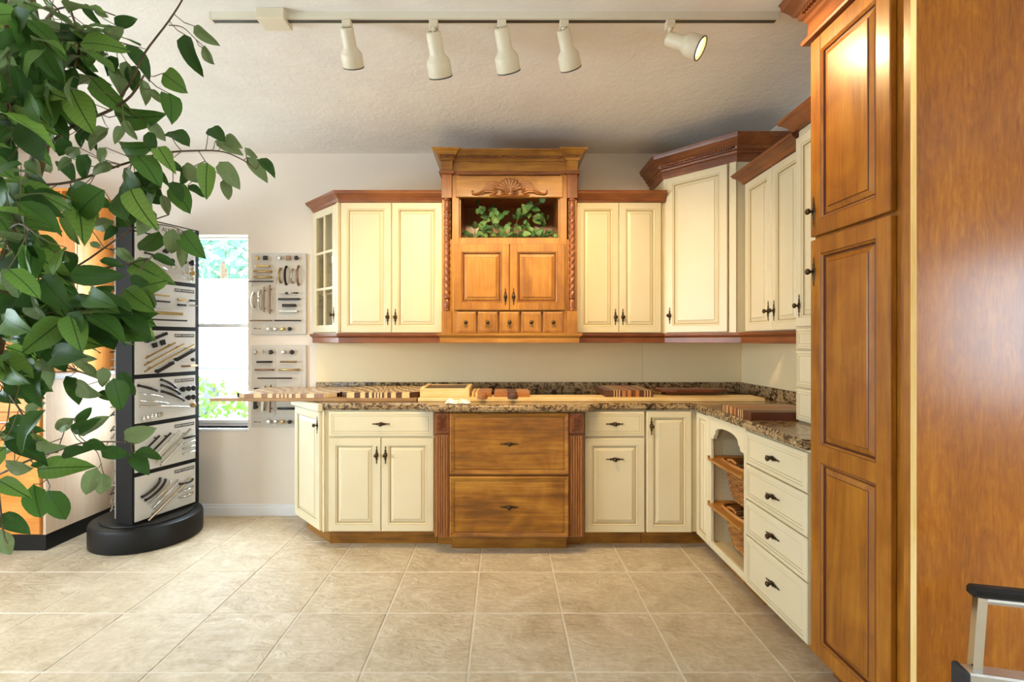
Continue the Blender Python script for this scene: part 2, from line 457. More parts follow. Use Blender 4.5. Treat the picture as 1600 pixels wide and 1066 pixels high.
# floor: grout bed and one object for each tile in view
floor = struct('floor', MB().box(XL-T, XP+T, YF-T, YB+T, -.12, -.0028), M['grout'])
PITCH, G, TX0, TY0 = .4165, .0075, -.143, 2.758
shared = {}
far = MB()
def clipped(i, j):
    x0 = max(TX0+i*PITCH+G/2, XL); x1 = min(TX0+(i+1)*PITCH-G/2, XP)
    y0 = max(TY0+j*PITCH+G/2, YF); y1 = min(TY0+(j+1)*PITCH-G/2, YB)
    return x0, x1, y0, y1
for i in range(-11, 11):
    for j in range(-17, 4):
        x0, x1, y0, y1 = clipped(i, j)
        if x1-x0 < .02 or y1-y0 < .02: continue
        near = (y1 > 1.6 and x1 > -3.9 and x0 < 1.3)
        if near:
            key = (round(x1-x0, 3), round(y1-y0, 3))
            if key not in shared:
                w, h = key
                shared[key] = MB().cbox(0, w, 0, h, -.008, 0, .0025).mesh('tile', M['tile'])
            link('tile', shared[key], floor, (x0, y0, random.uniform(-.0006, .0004)))
        elif not (y0 > YP and x0 > XR):
            far.box(x0, x1, y0, y1, -.008, 0)
o = far.build('tiles_beyond', M['tile'], floor); o['kind'] = 'stuff'

struct('baseboard_back', MB().prism([(YB,0),(YB-.016,0),(YB-.016,.06),(YB-.010,.068),(YB-.010,.078),(YB-.004,.084),(YB,.084)], -2.84, -1.44, 'x'), M['white'])
for k, (x0, x1) in enumerate(((-1.40, 1.0265), (1.0285, XR-.004))):
    o = MB().box(0, x1-x0, -.003, 0, 0, .292).build('backsplash_panel', M['splash'], None, (x0, YB-.0005, .994))
    tag(o, ('long cream backsplash panel on the wall under the hutch', 'short cream backsplash panel in the corner right of the seam')[k], 'wall panel', 'cream backsplash panels')
o = MB().box(0, YB-.006-2.372, -.003, 0, 0, .292).build('backsplash_panel', M['splash'], None, (XR-.0005, YB-.006, .994), (0,0,R(-90)))
tag(o, 'cream backsplash panel on the right wall beside the tower cabinet', 'wall panel', 'cream backsplash panels')

# back window: white aluminium frame, two panes
w = bpy.data.objects.new('window_1', None); COL.objects.link(w); w['kind'] = 'structure'
w.location = (WIN[0], YB, WIN[2]); ww, wh = WIN[1]-WIN[0], WIN[3]-WIN[2]
b = MB()
for (a0,a1,c0,c1) in ((0,.022,0,wh),(ww-.012,ww,0,wh),(0,ww,0,.02),(0,ww,wh-.012,wh)):
    b.box(a0, a1, .085, .125, c0, c1)
b.build('window_frame', M['white'], w)
MB().cbox(.012, ww-.008, .075, .12, .752, .785, .004).build('meeting_rail', M['white'], w)
MB().cbox(.012, ww-.008, .078, .115, .02, .05, .003).build('bottom_rail', M['white'], w)
MB().cbox(-.01, ww+.01, -.012, .13, -.022, 0, .004).build('window_sill', M['white'], w)
MB().box(.02, ww-.012, .10, .104, .785, wh-.012).build('pane', M['glass'], w)
MB().box(.02, ww-.012, .092, .096, .05, .752).build('pane', M['glass'], w)
MB().cbox(ww*.82, ww*.82+.035, .06, .076, .77, .782, .002).build('latch', M['silver'], w)
# the other windows of the room
def plain_window(name, loc, rz, ww, wh, bars):
    w = bpy.data.objects.new(name, None); COL.objects.link(w); w['kind'] = 'structure'
    w.location = loc; w.rotation_euler = (0,0,rz)
    b = MB()
    for (a0,a1,c0,c1) in ((0,.05,0,wh),(ww-.05,ww,0,wh),(.05,ww-.05,0,.05),(.05,ww-.05,wh-.05,wh)): b.box(a0, a1, .06, .11, c0, c1)
    b.build('window_frame', M['white'], w)
    for k in range(bars+1):
        a = .05+(ww-.1)*k/(bars+1); c = .05+(ww-.1)*(k+1)/(bars+1)
        MB().box(a, c, .083, .088, .05, wh-.05).build('pane', M['glass'], w)
        if k: MB().box(a-.025, a+.025, .06, .11, .05, wh-.05).build('mullion', M['white'], w)
plain_window('window_2', (SHOP[1], YF, SHOP[2]), PI, SHOP[1]-SHOP[0], SHOP[3]-SHOP[2], 2)
plain_window('window_3', (XL, WINL[0], WINL[2]), R(90), WINL[1]-WINL[0], WINL[3]-WINL[2], 2)
plain_window('window_4', (XP, WINR[1], WINR[2]), R(-90), WINR[1]-WINR[0], WINR[3]-WINR[2], 1)

# ------------------------------------------------------------------ cabinet kit (local: x right, y back, z up; doors stand at y = -.02)
DT = .02
def handle_mesh():
    b = MB()
    st = [(-.056,.0015),(-.053,.0045),(-.049,.0015),(-.046,.0065),(-.040,.0035),(-.034,.004),(-.026,.009),(-.018,.0065),(-.010,.013),(0,.0155)]
    st = st+[(-z, r) for z, r in st[-2::-1]]
    b.tube([(0,-.002,z) for z, r in st], [r*.78 for z, r in st], 8, flat=.34)
    Mx = Matrix.Rotation(R(90), 4, 'X')
    b.lathe([(.008,0),(.005,.008),(.0045,.014),(.009,.018),(.0122,.023),(.0115,.028),(.006,.032),(0,.033)], 12, Mx)
    return b.mesh('handle', M['bronze'], smooth=True, ang=50)
HANDLE = handle_mesh()
KNOB = MB().lathe([(.011,0),(.011,.003),(.006,.006),(.005,.012),(.011,.017),(.0135,.022),(.009,.028),(0,.029)], 12, Matrix.Rotation(R(90),4,'X')).mesh('knob', M['bronze'], smooth=True, ang=50)
def handle(parent, x, z, horiz=False, y=0):
    return link('handle', HANDLE, parent, (x, y, z), (0, R(90) if horiz else 0, 0))

def door(parent, x, z, w, h, mats, fw=.05, hand=None, panels=None, name='door', t=DT, y=None, rot=0):
    """raised panel door; mats = (frame, glaze, panel); panels = list of (z0, z1) openings measured from the door's foot"""
    fm, gm, pm = mats
    y = -t if y is None else y
    o = None
    if panels is None:
        prof = [(0,t),(0,.004),(.0015,.0015),(.004,0),(fw-.007,0),(fw-.0055,.0022,1),(fw-.004,.0010),(fw+.002,.0035),(fw+.005,.0095,1)]
        d = MB().rings(w, h, prof, cap=False, back=True)
        o = d.build('door' if name == 'door' else name, [fm, gm], parent, (x, y, z))
        pl = [(fw+.004, fw+.004, w-2*fw-.008, h-2*fw-.008)]
    else:
        d = MB()
        # stiles and rails around several openings
        zs = [0]+[q for p in panels for q in p]+[h]
        d.cbox(0, fw, 0, t, 0, h, .003); d.cbox(w-fw, w, 0, t, 0, h, .003)
        for k in range(0, len(zs), 2): d.cbox(fw-.002, w-fw+.002, .0002, t, zs[k], zs[k+1], .002)
        o = d.build(name, [fm, gm], parent, (x, y, z))
        pl = [(fw-.002, a-.002, w-2*fw+.004, c-a+.004) for a, c in panels]
    for (px, pz, pw, ph) in pl:
        if panels is None:
            pr = [(0,t*.8),(0,.0095),(.003,.0095,1),(.005,.0085),(.022,.0035),(.0235,.0018,1),(.025,.001)]
        else:
            pr = [(0,t*.8),(0,.002),(.004,.001,1),(.010,.006),(.013,.012,1),(.017,.012,1),(.019,.010),(.036,.0045),(.038,.002,1),(.040,.001)]
        MB().rings(pw, ph, pr).build('panel', [pm, gm], o, (px, 0, pz))
    if hand: handle(o, hand[0], hand[1], len(hand) > 2)
    return o

def drawer(parent, x, z, w, h, mats, hand=True, t=DT, bev=.018):
    fm, gm = mats[0], mats[1]
    o = MB().rings(w, h, [(0,t),(0,.005),(.002,.002),(.005,.0008),(bev,.0),(bev+.0015,.0018,1),(bev+.003,.0012),(bev+.012,.0015),(bev+.0135,.003,1),(bev+.015,.0018)]).build('drawer', [fm, gm], parent, (x, -t, z))
    if hand: handle(o, w/2, h/2, True)
    return o

CR = (M['cream'], M['glaze'], M['cream'])
def carcass(parent, w, d, z0, z1, mat=None, name='body', x0=0):
    return MB().cbox(x0, x0+w, 0, d, z0, z1, .0015).build(name, mat or M['cream'], parent)
def toe(parent, w, d, mat=None, rec=.09, z1=.105, x0=0):
    return MB().box(x0, x0+w, rec, d, 0, z1).build('toe_kick', mat or M['drawer_h'], parent)

CT = .872     # underside of the countertop
YF1 = 3.06    # body front of the base run
# --- left angled base unit
LA = Vector((-1.435, 3.385)); LB = Vector((-1.12, 3.045))
ang = math.atan2(LB.y-LA.y, LB.x-LA.x); wl = (LB-LA).length
c = thing('base_cabinet', 'narrow angled cream base cabinet closing the left end of the run', 'cabinet', (LA.x, LA.y, 0), ang, 'cream base cabinets')
inv = Matrix.Rotation(-ang, 2)
def loc2(x, y): q = inv @ (Vector((x, y))-LA); return (q.x, q.y)
MB().prism([loc2(LA.x,LA.y), loc2(LB.x,LB.y), loc2(LB.x,YB-.002), loc2(LA.x,YB-.002)], .11, CT, 'z').build('body', M['cream'], c)
MB().prism([loc2(LA.x+.06,LA.y+.03), loc2(LB.x,LB.y+.11), loc2(LB.x,YB-.002), loc2(LA.x+.06,YB-.002)], 0, .11, 'z').build('toe_kick', M['drawer_h'], c)
MB().cbox(-.012, wl-.012, -.035, 0, CT-.012, .909, .004).build('top_rail', M['cream'], c)
door(c, .02, .118, wl-.05, CT-.012-.122, CR, hand=(wl-.075, .655))
# --- double door base with one wide drawer
c = thing('base_cabinet', 'cream base cabinet with two doors under one wide drawer', 'cabinet', (-1.12, YF1, 0), 0, 'cream base cabinets')
W = .69
carcass(c, W, YB-YF1-.002, .11, CT); toe(c, W, .4)
drawer(c, .03, .708, .652, .155, CR)
door(c, .03, .118, .323, .578, CR, hand=(.298, .475)); door(c, .357, .118, .325, .578, CR, hand=(.026, .475))
# --- amber drawer base with carved pilasters, standing proud
YM = 2.985
c = thing('drawer_cabinet', 'amber wood base cabinet with two wide drawers between carved pilasters', 'cabinet', (-.425, YM, 0), 0)
carcass(c, .91, YB-YM-.002, .105, CT, M['amber_v'])
MB().box(.095, .815, .09, .4, 0, .105).build('toe_kick', M['drawer_h'], c)
MB().box(.0, .095, .15, .4, 0, .105).build('toe_kick', M['drawer_h'], c); MB().box(.815, .91, .15, .4, 0, .105).build('toe_kick', M['drawer_h'], c)
for z, h in ((.492, .372), (.112, .368)):
    d = MB().rings(.722, h, [(0,.026),(0,.006),(.003,.002),(.007,0),(.028,.006),(.030,.009,1),(.033,.007)]).build('drawer', [M['drawer_h'], M['pantry_dark']], c, (.094, -.026, z))
    handle(d, .361, h*.5, True, y=.006)
for x in (.006, .822):
    p = MB().cbox(0, .082, 0, .012, 0, .62, .001)
    pil = p.build('pilaster', M['amber_v'], c, (x, -.012, .112))
    for k in range(5):
        MB().lathe([(.0055,0),(.0055,.6)], 8).build('reed', M['amber_v'], pil, (.012+k*.0145, 0, .01))
    cap = MB().cbox(-.003, .085, -.008, .012, 0, .125, .003)
    cp = cap.build('capital_block', M['brown_v'], pil, (0, 0, .628))
    b = MB()
    for (sx, sz) in ((.022,.03),(.06,.03),(.022,.062),(.06,.062),(.041,.046),(.022,.097),(.06,.097),(.041,.08)):
        for q in range(5):
            a = q*2*PI/5+sx*40
            b.tube([(sx,-.010,sz),(sx+.007*math.cos(a),-.016,sz+.007*math.sin(a)),(sx+.015*math.cos(a+.5),-.009,sz+.015*math.sin(a+.5))], [.003,.0045,.001], 5)
    o = b.build('leaf_carving', M['brown_v'], pil, (0, 0, .628), smooth=True); o['kind'] = 'stuff'
# --- single base with drawer and pull-out front
c = thing('base_cabinet', 'cream base cabinet with a drawer over a single pull-out front', 'cabinet', (.487, YF1, 0), 0, 'cream base cabinets')
carcass(c, .39, YB-YF1-.002, .11, CT); toe(c, .39, .4)
drawer(c, .012, .708, .372, .155, CR); door(c, .012, .112, .372, .584, CR, hand=(.186, .455, 1))
# --- corner base: a door on each wing
XF = 1.205   # body front plane of the right run
c = thing('corner_base_cabinet', 'cream corner base cabinet with a hinged pair of doors', 'cabinet', (.88, YF1, 0), 0, 'cream base cabinets')
b = MB(); b.box(0, XF-.88, 0, YB-YF1-.002, .11, CT); b.box(XF-.88, XR-.88-.002, -.20, YB-YF1-.002, .11, CT)
b.build('body', M['cream'], c)
b = MB(); b.box(0, XF-.88+.09, .09, .4, 0, .11); b.box(XF-.88+.09, XR-.88-.01, -.20, .4, 0, .11); b.build('toe_kick', M['drawer_h'], c)
door(c, .004, .112, .278, .752, CR, fw=.045, hand=(.028, .66))
d = door(c, XF-.88, .112, .165, .752, CR, fw=.034, y=-.03)
d.rotation_euler = (0,0,R(-90)); d.location = (XF-.88-.02, -.034, .112)
# --- open shelf unit with arched valance
Y0 = 2.858
c = thing('open_base_cabinet', 'cream open base cabinet with arched valance holding two pull-out basket trays', 'cabinet', (XF, Y0, 0), R(-90), 'cream base cabinets')
W = .447; D = XR-XF-.002
b = MB(); t = .018
b.box(0, t, 0, D, .11, CT); b.box(W-t, W, 0, D, .11, CT); b.box(t, W-t, D-t, D, .11, CT); b.box(t, W-t, 0, D-t, .11, .135); b.box(t, W-t, 0, D-t, CT-.02, CT)
b.build('body', M['cream_in'], c)
b = MB(); b.cbox(0, .04, -.018, 0, .11, CT, .002); b.cbox(W-.02, W, -.018, 0, .11, CT, .002); b.cbox(.04, W-.02, -.018, 0, .11, .15, .002)
b.build('face_frame', M['cream'], c)
xa, xb = .04, W-.02; poly = [(xa, CT), (xb, CT), (xb, .742), (xb-.035, .745), (xb-.042, .765)]
for k in range(9):
    a = k/8*PI; poly.append(((xa+xb)/2+.138*math.cos(a), .772+.050*abs(math.sin(a))**.7))
poly += [(xa+.042, .765), (xa+.035, .745), (xa, .742)]
MB().prism(poly, -.018, 0, 'y').build('valance', M['cream'], c)
MB().box(0, W, .075, .3, 0, .11).build('toe_kick', M['drawer_h'], c)
b = MB()
for z in [.17+.028*k for k in range(20)]:
    for yy in (.06, .45): b.lathe([(.003,0),(.003,.0015)], 6, Matrix.Translation((t, yy, z)) @ Matrix.Rotation(R(90),4,'Y'))
o = b.build('shelf_pin_holes', M['glaze'], c); o['kind'] = 'stuff'
for z in (.612, .352):
    tr = MB()
    tr.box(.02, W-.02, -.03, .03, z, z+.014); tr.box(.02, W-.02, .41, .5, z, z+.014); tr.box(.02, .055, .03, .41, z, z+.014); tr.box(W-.055, W-.02, .03, .41, z, z+.014)
    tr.box(.02, .032, -.03, .5, z+.014, z+.026); tr.box(W-.032, W-.02, -.03, .5, z+.014, z+.026); tr.box(.032, W-.032, .488, .5, z+.014, z+.026)
    tr.build('basket_tray', M['honey_h'], c)
# wicker baskets hanging in the trays
def basket(z, label):
    k = thing('wicker_basket', label, 'basket', (XF+.215, Y0-.2235, z), R(-90), 'wicker baskets in the open base cabinet')
    hw, hd, h = .165, .19, .19
    def outline(s, n=48):
        pts = []
        for q in range(n):
            a = 2*PI*q/n; ca, sa = math.cos(a), math.sin(a)
            r = (abs(ca)**5+abs(sa)**5)**(-1/5)
            pts.append((hw*s*r*ca, hd*s*r*sa))
        return pts
    b = MB(); st = MB()
    rows = 12
    for i in range(rows):
        f = i/(rows-1); s = .80+.2*f; zz = -h+.012+f*(h-.01)
        pts = outline(s); ring = []
        for q, (x, y) in enumerate(pts):
            off = 1+(.022 if (q//2+i) % 2 else -.022)
            ring.append((x*off, y*off, zz))
        b.tube(ring+[ring[0]], .0068, 5, cap=False)
    lo, hi = outline(.8), outline(1.0)
    for q in range(0, 48, 2): st.tube([(lo[q][0], lo[q][1], -h), (hi[q][0], hi[q][1], .005)], .0035, 5)
    o = b.build('weave', M['wicker'], k, smooth=True, ang=60); o['kind'] = 'stuff'
    o = st.build('stakes', M['wicker'], k); o['kind'] = 'stuff'
    MB().prism(outline(.8), -h-.004, -h+.004, 'z').build('basket_floor', M['wicker'], k)
    ring = [(x*1.03, y*1.03, .018) for x, y in outline(1.02)]
    MB().tube(ring+[ring[0]], .010, 6, cap=False).build('rim', M['wicker'], k, smooth=True, ang=60)
    for s in (-1, 1):
        MB().tube([(s*.06, -hd*1.0, .02), (s*.05, -hd*1.02, .035), (0, -hd*1.03, .045), (-s*.05, -hd*1.02, .035)] if s == -1 else [(s*.06, hd, .02), (.05, hd*1.02, .035), (0, hd*1.03, .045), (-.05, hd*1.02, .035)], .007, 6).build('handle', M['wicker'], k, smooth=True)
basket(.614, 'woven wicker basket in the upper tray of the open base cabinet')
basket(.354, 'woven wicker basket in the lower tray of the open base cabinet')
# --- four drawer base
Y1 = Y0-.447
c = thing('drawer_base_cabinet', 'cream base cabinet with four stacked drawers beside the tall pantry', 'cabinet', (XF, Y1, 0), R(-90), 'cream base cabinets')
W = Y1-1.906
carcass(c, W, XR-XF-.002, .11, CT); toe(c, W, .4)
for z, h in ((.702,.158), (.528,.168), (.352,.17), (.108,.238)): drawer(c, .004, z, W-.02, h, CR, bev=.02)

# ------------------------------------------------------------------ countertop
b = MB()
b.prism([(-1.40,YB-.002),(-1.40,3.36),(-1.11,3.03),(-.52,3.03),(-.455,2.945),(.515,2.945),(.58,3.03),(1.165,3.03),(1.165,1.908),(XR-.002,1.908),(XR-.002,YB-.002)], CT, .914, 'z')
ct = thing('countertop', 'speckled brown granite-look L-shaped countertop with short backsplash', 'countertop', (0,0,0))
b.build('worktop', M['granite'], ct, bevel=.012, seg=3, smooth=True)
MB().cbox(-1.40, XR-.024, YB-.022, YB-.002, .914, .994, .003).build('backsplash', M['granite'], ct)
MB().cbox(XR-.022, XR-.002, 2.37, YB-.002, .914, .994, .003).build('backsplash', M['granite'], ct)

# ------------------------------------------------------------------ wall cabinets
ZB, ZT = 1.352, 2.245
YU = 3.35      # body front of the wall units
CROWN = [(-.01,2.243),(.006,2.243),(.008,2.252),(.014,2.258),(.018,2.268),(.040,2.288),(.048,2.292),(.05,2.300),(.058,2.308),(-.01,2.308)]
RAIL = [(-.015,1.287),(.006,1.287),(.008,1.290),(.008,1.322),(.014,1.328),(.024,1.336),(.026,1.352),(-.015,1.352)]
# left path round the angled unit
UP = [(-1.405, YB-.003), (-1.405, 3.615), (-1.12, 3.33), (-.415, 3.33)]
def crown_part(parent, path, prof, i0, i1, name, mat, root):
    b = MB().sweep(path, prof, i0, i1)
    Mi = (Matrix.Translation(root.location) @ root.rotation_euler.to_matrix().to_4x4()).inverted()
    b.v = [tuple(Mi @ Vector(p)) for p in b.v]
    return b.build(name, mat, parent, smooth=True, ang=25)
# --- angled glass door unit
A = Vector((-1.405, 3.63)); B_ = Vector((-1.12, 3.345)); ang = R(-45); wl = (B_-A).length
c = thing('glass_upper_cabinet', 'narrow angled cream wall cabinet with six-pane glass door', 'cabinet', (A.x, A.y, 0), ang, 'cream wall cabinets')
inv = Matrix.Rotation(-ang, 2)
def loc3(x, y): q = inv @ (Vector((x, y))-A); return (q.x, q.y)
tri = [loc3(A.x,A.y), loc3(B_.x,B_.y), loc3(B_.x,YB-.003), loc3(A.x,YB-.003)]
b = MB(); b.prism(tri, ZB, ZB+.018); b.prism(tri, ZT-.018, ZT)
q0, q1 = loc3(B_.x, B_.y), loc3(B_.x, YB-.003); q2 = loc3(A.x, YB-.003)
b.prism([q0, q1, loc3(B_.x-.016, YB-.003), loc3(B_.x-.016, B_.y+.016)], ZB+.018, ZT-.018)
b.prism([q1, q2, loc3(A.x, YB-.012), loc3(B_.x, YB-.012)], ZB+.018, ZT-.018)
b.build('body', M['cream_in'], c)
b = MB(); b.cbox(0, .016, -.016, 0, ZB, ZT, .002); b.cbox(wl-.026, wl, -.018, 0, ZB, ZT, .002); b.build('face_frame', M['cream'], c)
for z in (1.63, 1.93): MB().prism([loc3(A.x+.03, A.y+.01), loc3(B_.x-.02, B_.y+.02), loc3(B_.x-.02,YB-.014), loc3(A.x+.03,YB-.014)], z, z+.012).build('shelf', M['cream_in'], c)
dw, dh = wl-.044, ZT-ZB-.014
d = MB(); fw = .052
d.cbox(0, fw, 0, .02, 0, dh, .003); d.cbox(dw-fw, dw, 0, .02, 0, dh, .003); d.cbox(fw, dw-fw, 0, .02, 0, fw, .003); d.cbox(fw, dw-fw, 0, .02, dh-fw, dh, .003)
dr = d.build('door', M['cream'], c, (.017, -.02, ZB+.008))
ow, oh = dw-2*fw, dh-2*fw
MB().cbox(fw+ow/2-.009, fw+ow/2+.009, .001, .018, fw, dh-fw, .002).build('mullion', M['cream'], dr)
for k in (1, 2): MB().cbox(fw, dw-fw, .0015, .0175, fw+oh*k/3-.009, fw+oh*k/3+.009, .002).build('mullion', M['cream'], dr)
for i in range(2):
    for k in range(3):
        MB().box(fw+ow/2*i, fw+ow/2*(i+1), .009, .012, fw+oh*k/3, fw+oh*(k+1)/3).build('pane', M['glass'], dr)
handle(dr, dw-.026, .12)
crown_part(c, UP, CROWN, 0, 2, 'crown_moulding', M['brown_h'], c); crown_part(c, UP, RAIL, 0, 2, 'light_rail', M['brown_h'], c)
# --- double door wall unit left of the hutch
c = thing('upper_cabinet', 'cream two-door wall cabinet left of the wooden hutch', 'cabinet', (-1.12, YU, 0), 0, 'cream wall cabinets')
W = .705
carcass(c, W, YB-YU-.002, ZB, ZT)
door(c, .010, ZB+.004, .342, ZT-ZB-.008, CR, hand=(.318, .107)); door(c, .356, ZB+.004, .342, ZT-ZB-.008, CR, hand=(.024, .107))
crown_part(c, UP, CROWN, 2, 3, 'crown_moulding', M['brown_h'], c); crown_part(c, UP, RAIL, 2, 3, 'light_rail', M['brown_h'], c)
# --- double door wall unit right of the hutch
c = thing('upper_cabinet', 'cream two-door wall cabinet between wooden hutch and corner cabinet', 'cabinet', (.484, YU, 0), 0, 'cream wall cabinets')
W = 1.09-.484-.002
carcass(c, W, YB-YU-.002, ZB, ZT)
door(c, .008, ZB+.004, .286, ZT-ZB-.008, CR, hand=(.262, .107)); door(c, .297, ZB+.004, .286, ZT-ZB-.008, CR, hand=(.024, .107))
UP2 = [(.484, 3.33), (1.088, 3.33)]
crown_part(c, UP2, CROWN, 0, 1, 'crown_moulding', M['brown_h'], c); crown_part(c, UP2, RAIL, 0, 1, 'light_rail', M['brown_h'], c)
# --- diagonal corner wall unit, taller
def dentils(root, a, b_, off, z, n, mat, size=(.008,.007,.012)):
    """small beads along a straight run of crown"""
    m = MB(); A_, B2 = Vector(a), Vector(b_); d = (B2-A_).normalized(); nr = Vector((d.y, -d.x)); th = math.atan2(d.y, d.x)
    for k in range(n):
        p = A_+(B2-A_)*((k+.5)/n)+nr*off
        m.box(-size[0]/2, size[0]/2, -size[1], size[1], -size[2]/2, size[2]/2, M=Matrix.Translation((p.x, p.y, z)) @ Matrix.Rotation(th, 4, 'Z') @ Matrix.Rotation(.5, 4, 'Y'))
    Mi = (Matrix.Translation(root.location) @ root.rotation_euler.to_matrix().to_4x4()).inverted()
    m.v = [tuple(Mi @ Vector(p)) for p in m.v]
    o = m.build('bead_strip', mat, root); o['kind'] = 'stuff'
A = Vector((1.092, 3.36)); B_ = Vector((1.432, 3.02)); ang = R(-45); wl = (B_-A).length
c = thing('corner_upper_cabinet', 'tall cream diagonal corner wall cabinet with heavy brown crown', 'cabinet', (A.x, A.y, 0), ang, 'cream wall cabinets')
inv = Matrix.Rotation(-ang, 2)
poly = [loc3(A.x,A.y), loc3(B_.x,B_.y), loc3(XR-.003,B_.y), loc3(XR-.003,YB-.003), loc3(A.x,YB-.003)]
MB().prism(poly, ZB, 2.42, 'z').build('body', M['cream'], c)
b = MB(); b.cbox(0, .03, -.008, 0, ZB, 2.41, .002); b.cbox(wl-.045, wl, -.008, 0, ZB, 2.41, .002); b.build('face_frame', M['cream'], c)
door(c, .032, ZB+.004, wl-.08, 2.395-ZB, CR, fw=.052, hand=(.025, .115), y=-.026)
CP = [(A.x, YB-.003), (A.x, A.y), (B_.x, B_.y), (XR-.003, B_.y)]
CROWN2 = [(-.02,2.405),(.010,2.405),(.012,2.448),(.022,2.455),(.024,2.466),(.036,2.474),(.040,2.488),(.040,2.492),(.050,2.500),(.062,2.520),(.076,2.532),(.080,2.545),(.086,2.557),(-.02,2.557)]
crown_part(c, CP, CROWN2, 0, 3, 'crown_moulding', M['brown_h'], c)
off = .042; sq = off*.41
dentils(c, (A.x-sq*0, A.y), (B_.x, B_.y), .046, 2.483, 34, M['brown_h'], (.010,.008,.014))
RP = [(A.x-.004, 3.33), (1.428, 3.0), (1.428, 2.96)]
RP = [(1.090, 3.33), (1.418, 3.002), (1.442, 2.978)]
crown_part(c, RP, RAIL, 0, 2, 'light_rail', M['brown_h'], c)
# --- right wall unit
XU = 1.462
c = thing('upper_cabinet', 'cream two-door wall cabinet on the right wall next to the corner', 'cabinet', (XU, 2.945, 0), R(-90), 'cream wall cabinets')
W = 2.945-2.372
carcass(c, W, XR-XU-.002, ZB, ZT)
door(c, .006, ZB+.004, .29, ZT-ZB-.008, CR, hand=(.262, .107)); door(c, .299, ZB+.004, .27, ZT-ZB-.008, CR, hand=(.026, .107))
UP3 = [(XU+.06, 2.95), (XU-.02, 2.95), (XU-.02, 2.372)]
crown_part(c, UP3, CROWN, 0, 2, 'crown_moulding', M['brown_h'], c)
crown_part(c, [(XU-.02, 2.97), (XU-.02, 2.372)], RAIL, 0, 1, 'light_rail', M['brown_h'], c)
# --- counter-standing tower
XT = 1.422
c = thing('counter_cabinet', 'cream counter-standing tower cabinet with one door over three small drawers', 'cabinet', (XT, 2.368, 0), R(-90), 'cream wall cabinets')
W = 2.368-1.908
carcass(c, W, XR-XT-.025, .9145, 2.315)
door(c, .008, 1.368, W-.016, .905, CR, hand=(.03, .10))
for z, h in ((1.262,.098), (1.082,.172), (.922,.152)): drawer(c, .008, z, W-.016, h, CR, hand=False, bev=.012)
UP4 = [(XR-.003, 2.375), (XT, 2.375), (XT, 1.91)]
UP4 = [(XR-.003, 2.372), (XT-.022, 2.372), (XT-.022, 1.908)]
CR3 = [(d, z+.066) for d, z in CROWN]
crown_part(c, UP4, CR3, 0, 2, 'crown_moulding', M['brown_h'], c)

# ------------------------------------------------------------------ tall pantry with end panel
XQ = 1.207
c = thing('pantry_cabinet', 'tall cinnamon wood pantry cabinet with raised panel doors and beaded crown', 'cabinet', (XQ, 1.904, 0), R(-90))
W = 1.904-1.437
MB().cbox(0, W, 0, XR-XQ-.002, .10, 2.47, .002).build('body', M['pantry_v'], c)
MB().box(0, W, .07, .5, 0, .10).build('toe_kick', M['brown_h'], c)
PM = (M['pantry_v'], M['pantry_dark'], M['pantry_v'])
dw = .392
door(c, .006, 1.70, dw, .752, PM, fw=.06, panels=[(.06, .692)], hand=(.022, .095), t=.022)
door(c, .006, .105, dw, 1.582, PM, fw=.06, panels=[(.06, .738), (.806, 1.522)], hand=(.022, 1.46), t=.022)
MB().cbox(W-.032, W, -.012, 0, .10, 2.47, .002).build('stile', M['pantry_v'], c)
PP = [(XR-.003, 1.906), (XQ-.006, 1.906), (XQ-.006, 1.437)]
PC = [(-.02,2.462),(.028,2.462),(.032,2.470),(.028,2.480),(.014,2.484),(.012,2.540),(.022,2.548),(.024,2.560),(.036,2.566),(.040,2.582),(.050,2.588),(.058,2.604),(.074,2.626),(.080,2.632),(.082,2.65),(.088,2.662),(-.02,2.662)]
crown_part(c, PP, PC, 0, 2, 'crown_moulding', M['brown_h'], c)
dentils(c, (XQ-.006, 1.906), (XQ-.006, 1.437), .043, 2.575, 30, M['brown_h'], (.009,.008,.013))
pn = thing('end_panel', 'tall glossy amber veneer end panel with pale raw front edge', 'panel', (1.19, 1.415, 0))
MB().box(.0, .6, 0, .02, 0, ZC-.004).build('veneer_board', M['panel'], pn)
MB().box(-.0012, 0, 0, .02, 0, ZC-.004).build('raw_edge', M['raw'], pn)

# ------------------------------------------------------------------ hutch
YH = 3.24; HX = .034
c = thing('hutch_cabinet', 'honey wood hutch with rope-twist posts, open niche, two doors and five small drawers', 'cabinet', (HX, YH, 0), 0)
d = YB-YH-.002
HV, HH, BV, BH = M['honey_v'], M['honey_h'], M['brown_v'], M['brown_h']
b = MB()
b.box(-.445, -.39, .0, d, ZB-.012, 2.50); b.box(.39, .445, .0, d, ZB-.012, 2.50); b.box(-.39, .39, d-.012, d, ZB-.012, 2.5)
b.box(-.39, .39, 0, d-.012, ZB-.012, 1.94); b.box(-.39, .39, 0, d-.012, 2.30, 2.5)
b.build('body', HV, c)
nb = MB(); nb.box(-.39, .39, .0, d-.012, 1.94, 1.972)
nb.build('niche_shelf', HH, c)
nb = MB(); nb.box(-.332, -.322, .002, d-.012, 1.972, 2.30); nb.box(.322, .332, .002, d-.012, 1.972, 2.30); nb.box(-.322, .322, d-.024, d-.012, 1.972, 2.30); nb.box(-.322, .322, .002, d-.024, 2.285, 2.30)
nb.build('niche_lining', M['amber_v'], c)
b = MB(); b.cbox(-.378, -.332, -.016, 0, ZB-.01, 2.40, .002); b.cbox(.332, .378, -.016, 0, ZB-.01, 2.40, .002); b.cbox(-.332, .332, -.016, 0, 1.935, 1.98, .002); b.cbox(-.332, .332, -.016, 0, ZB-.01, 1.352, .002)
b.build('face_frame', HV, c)
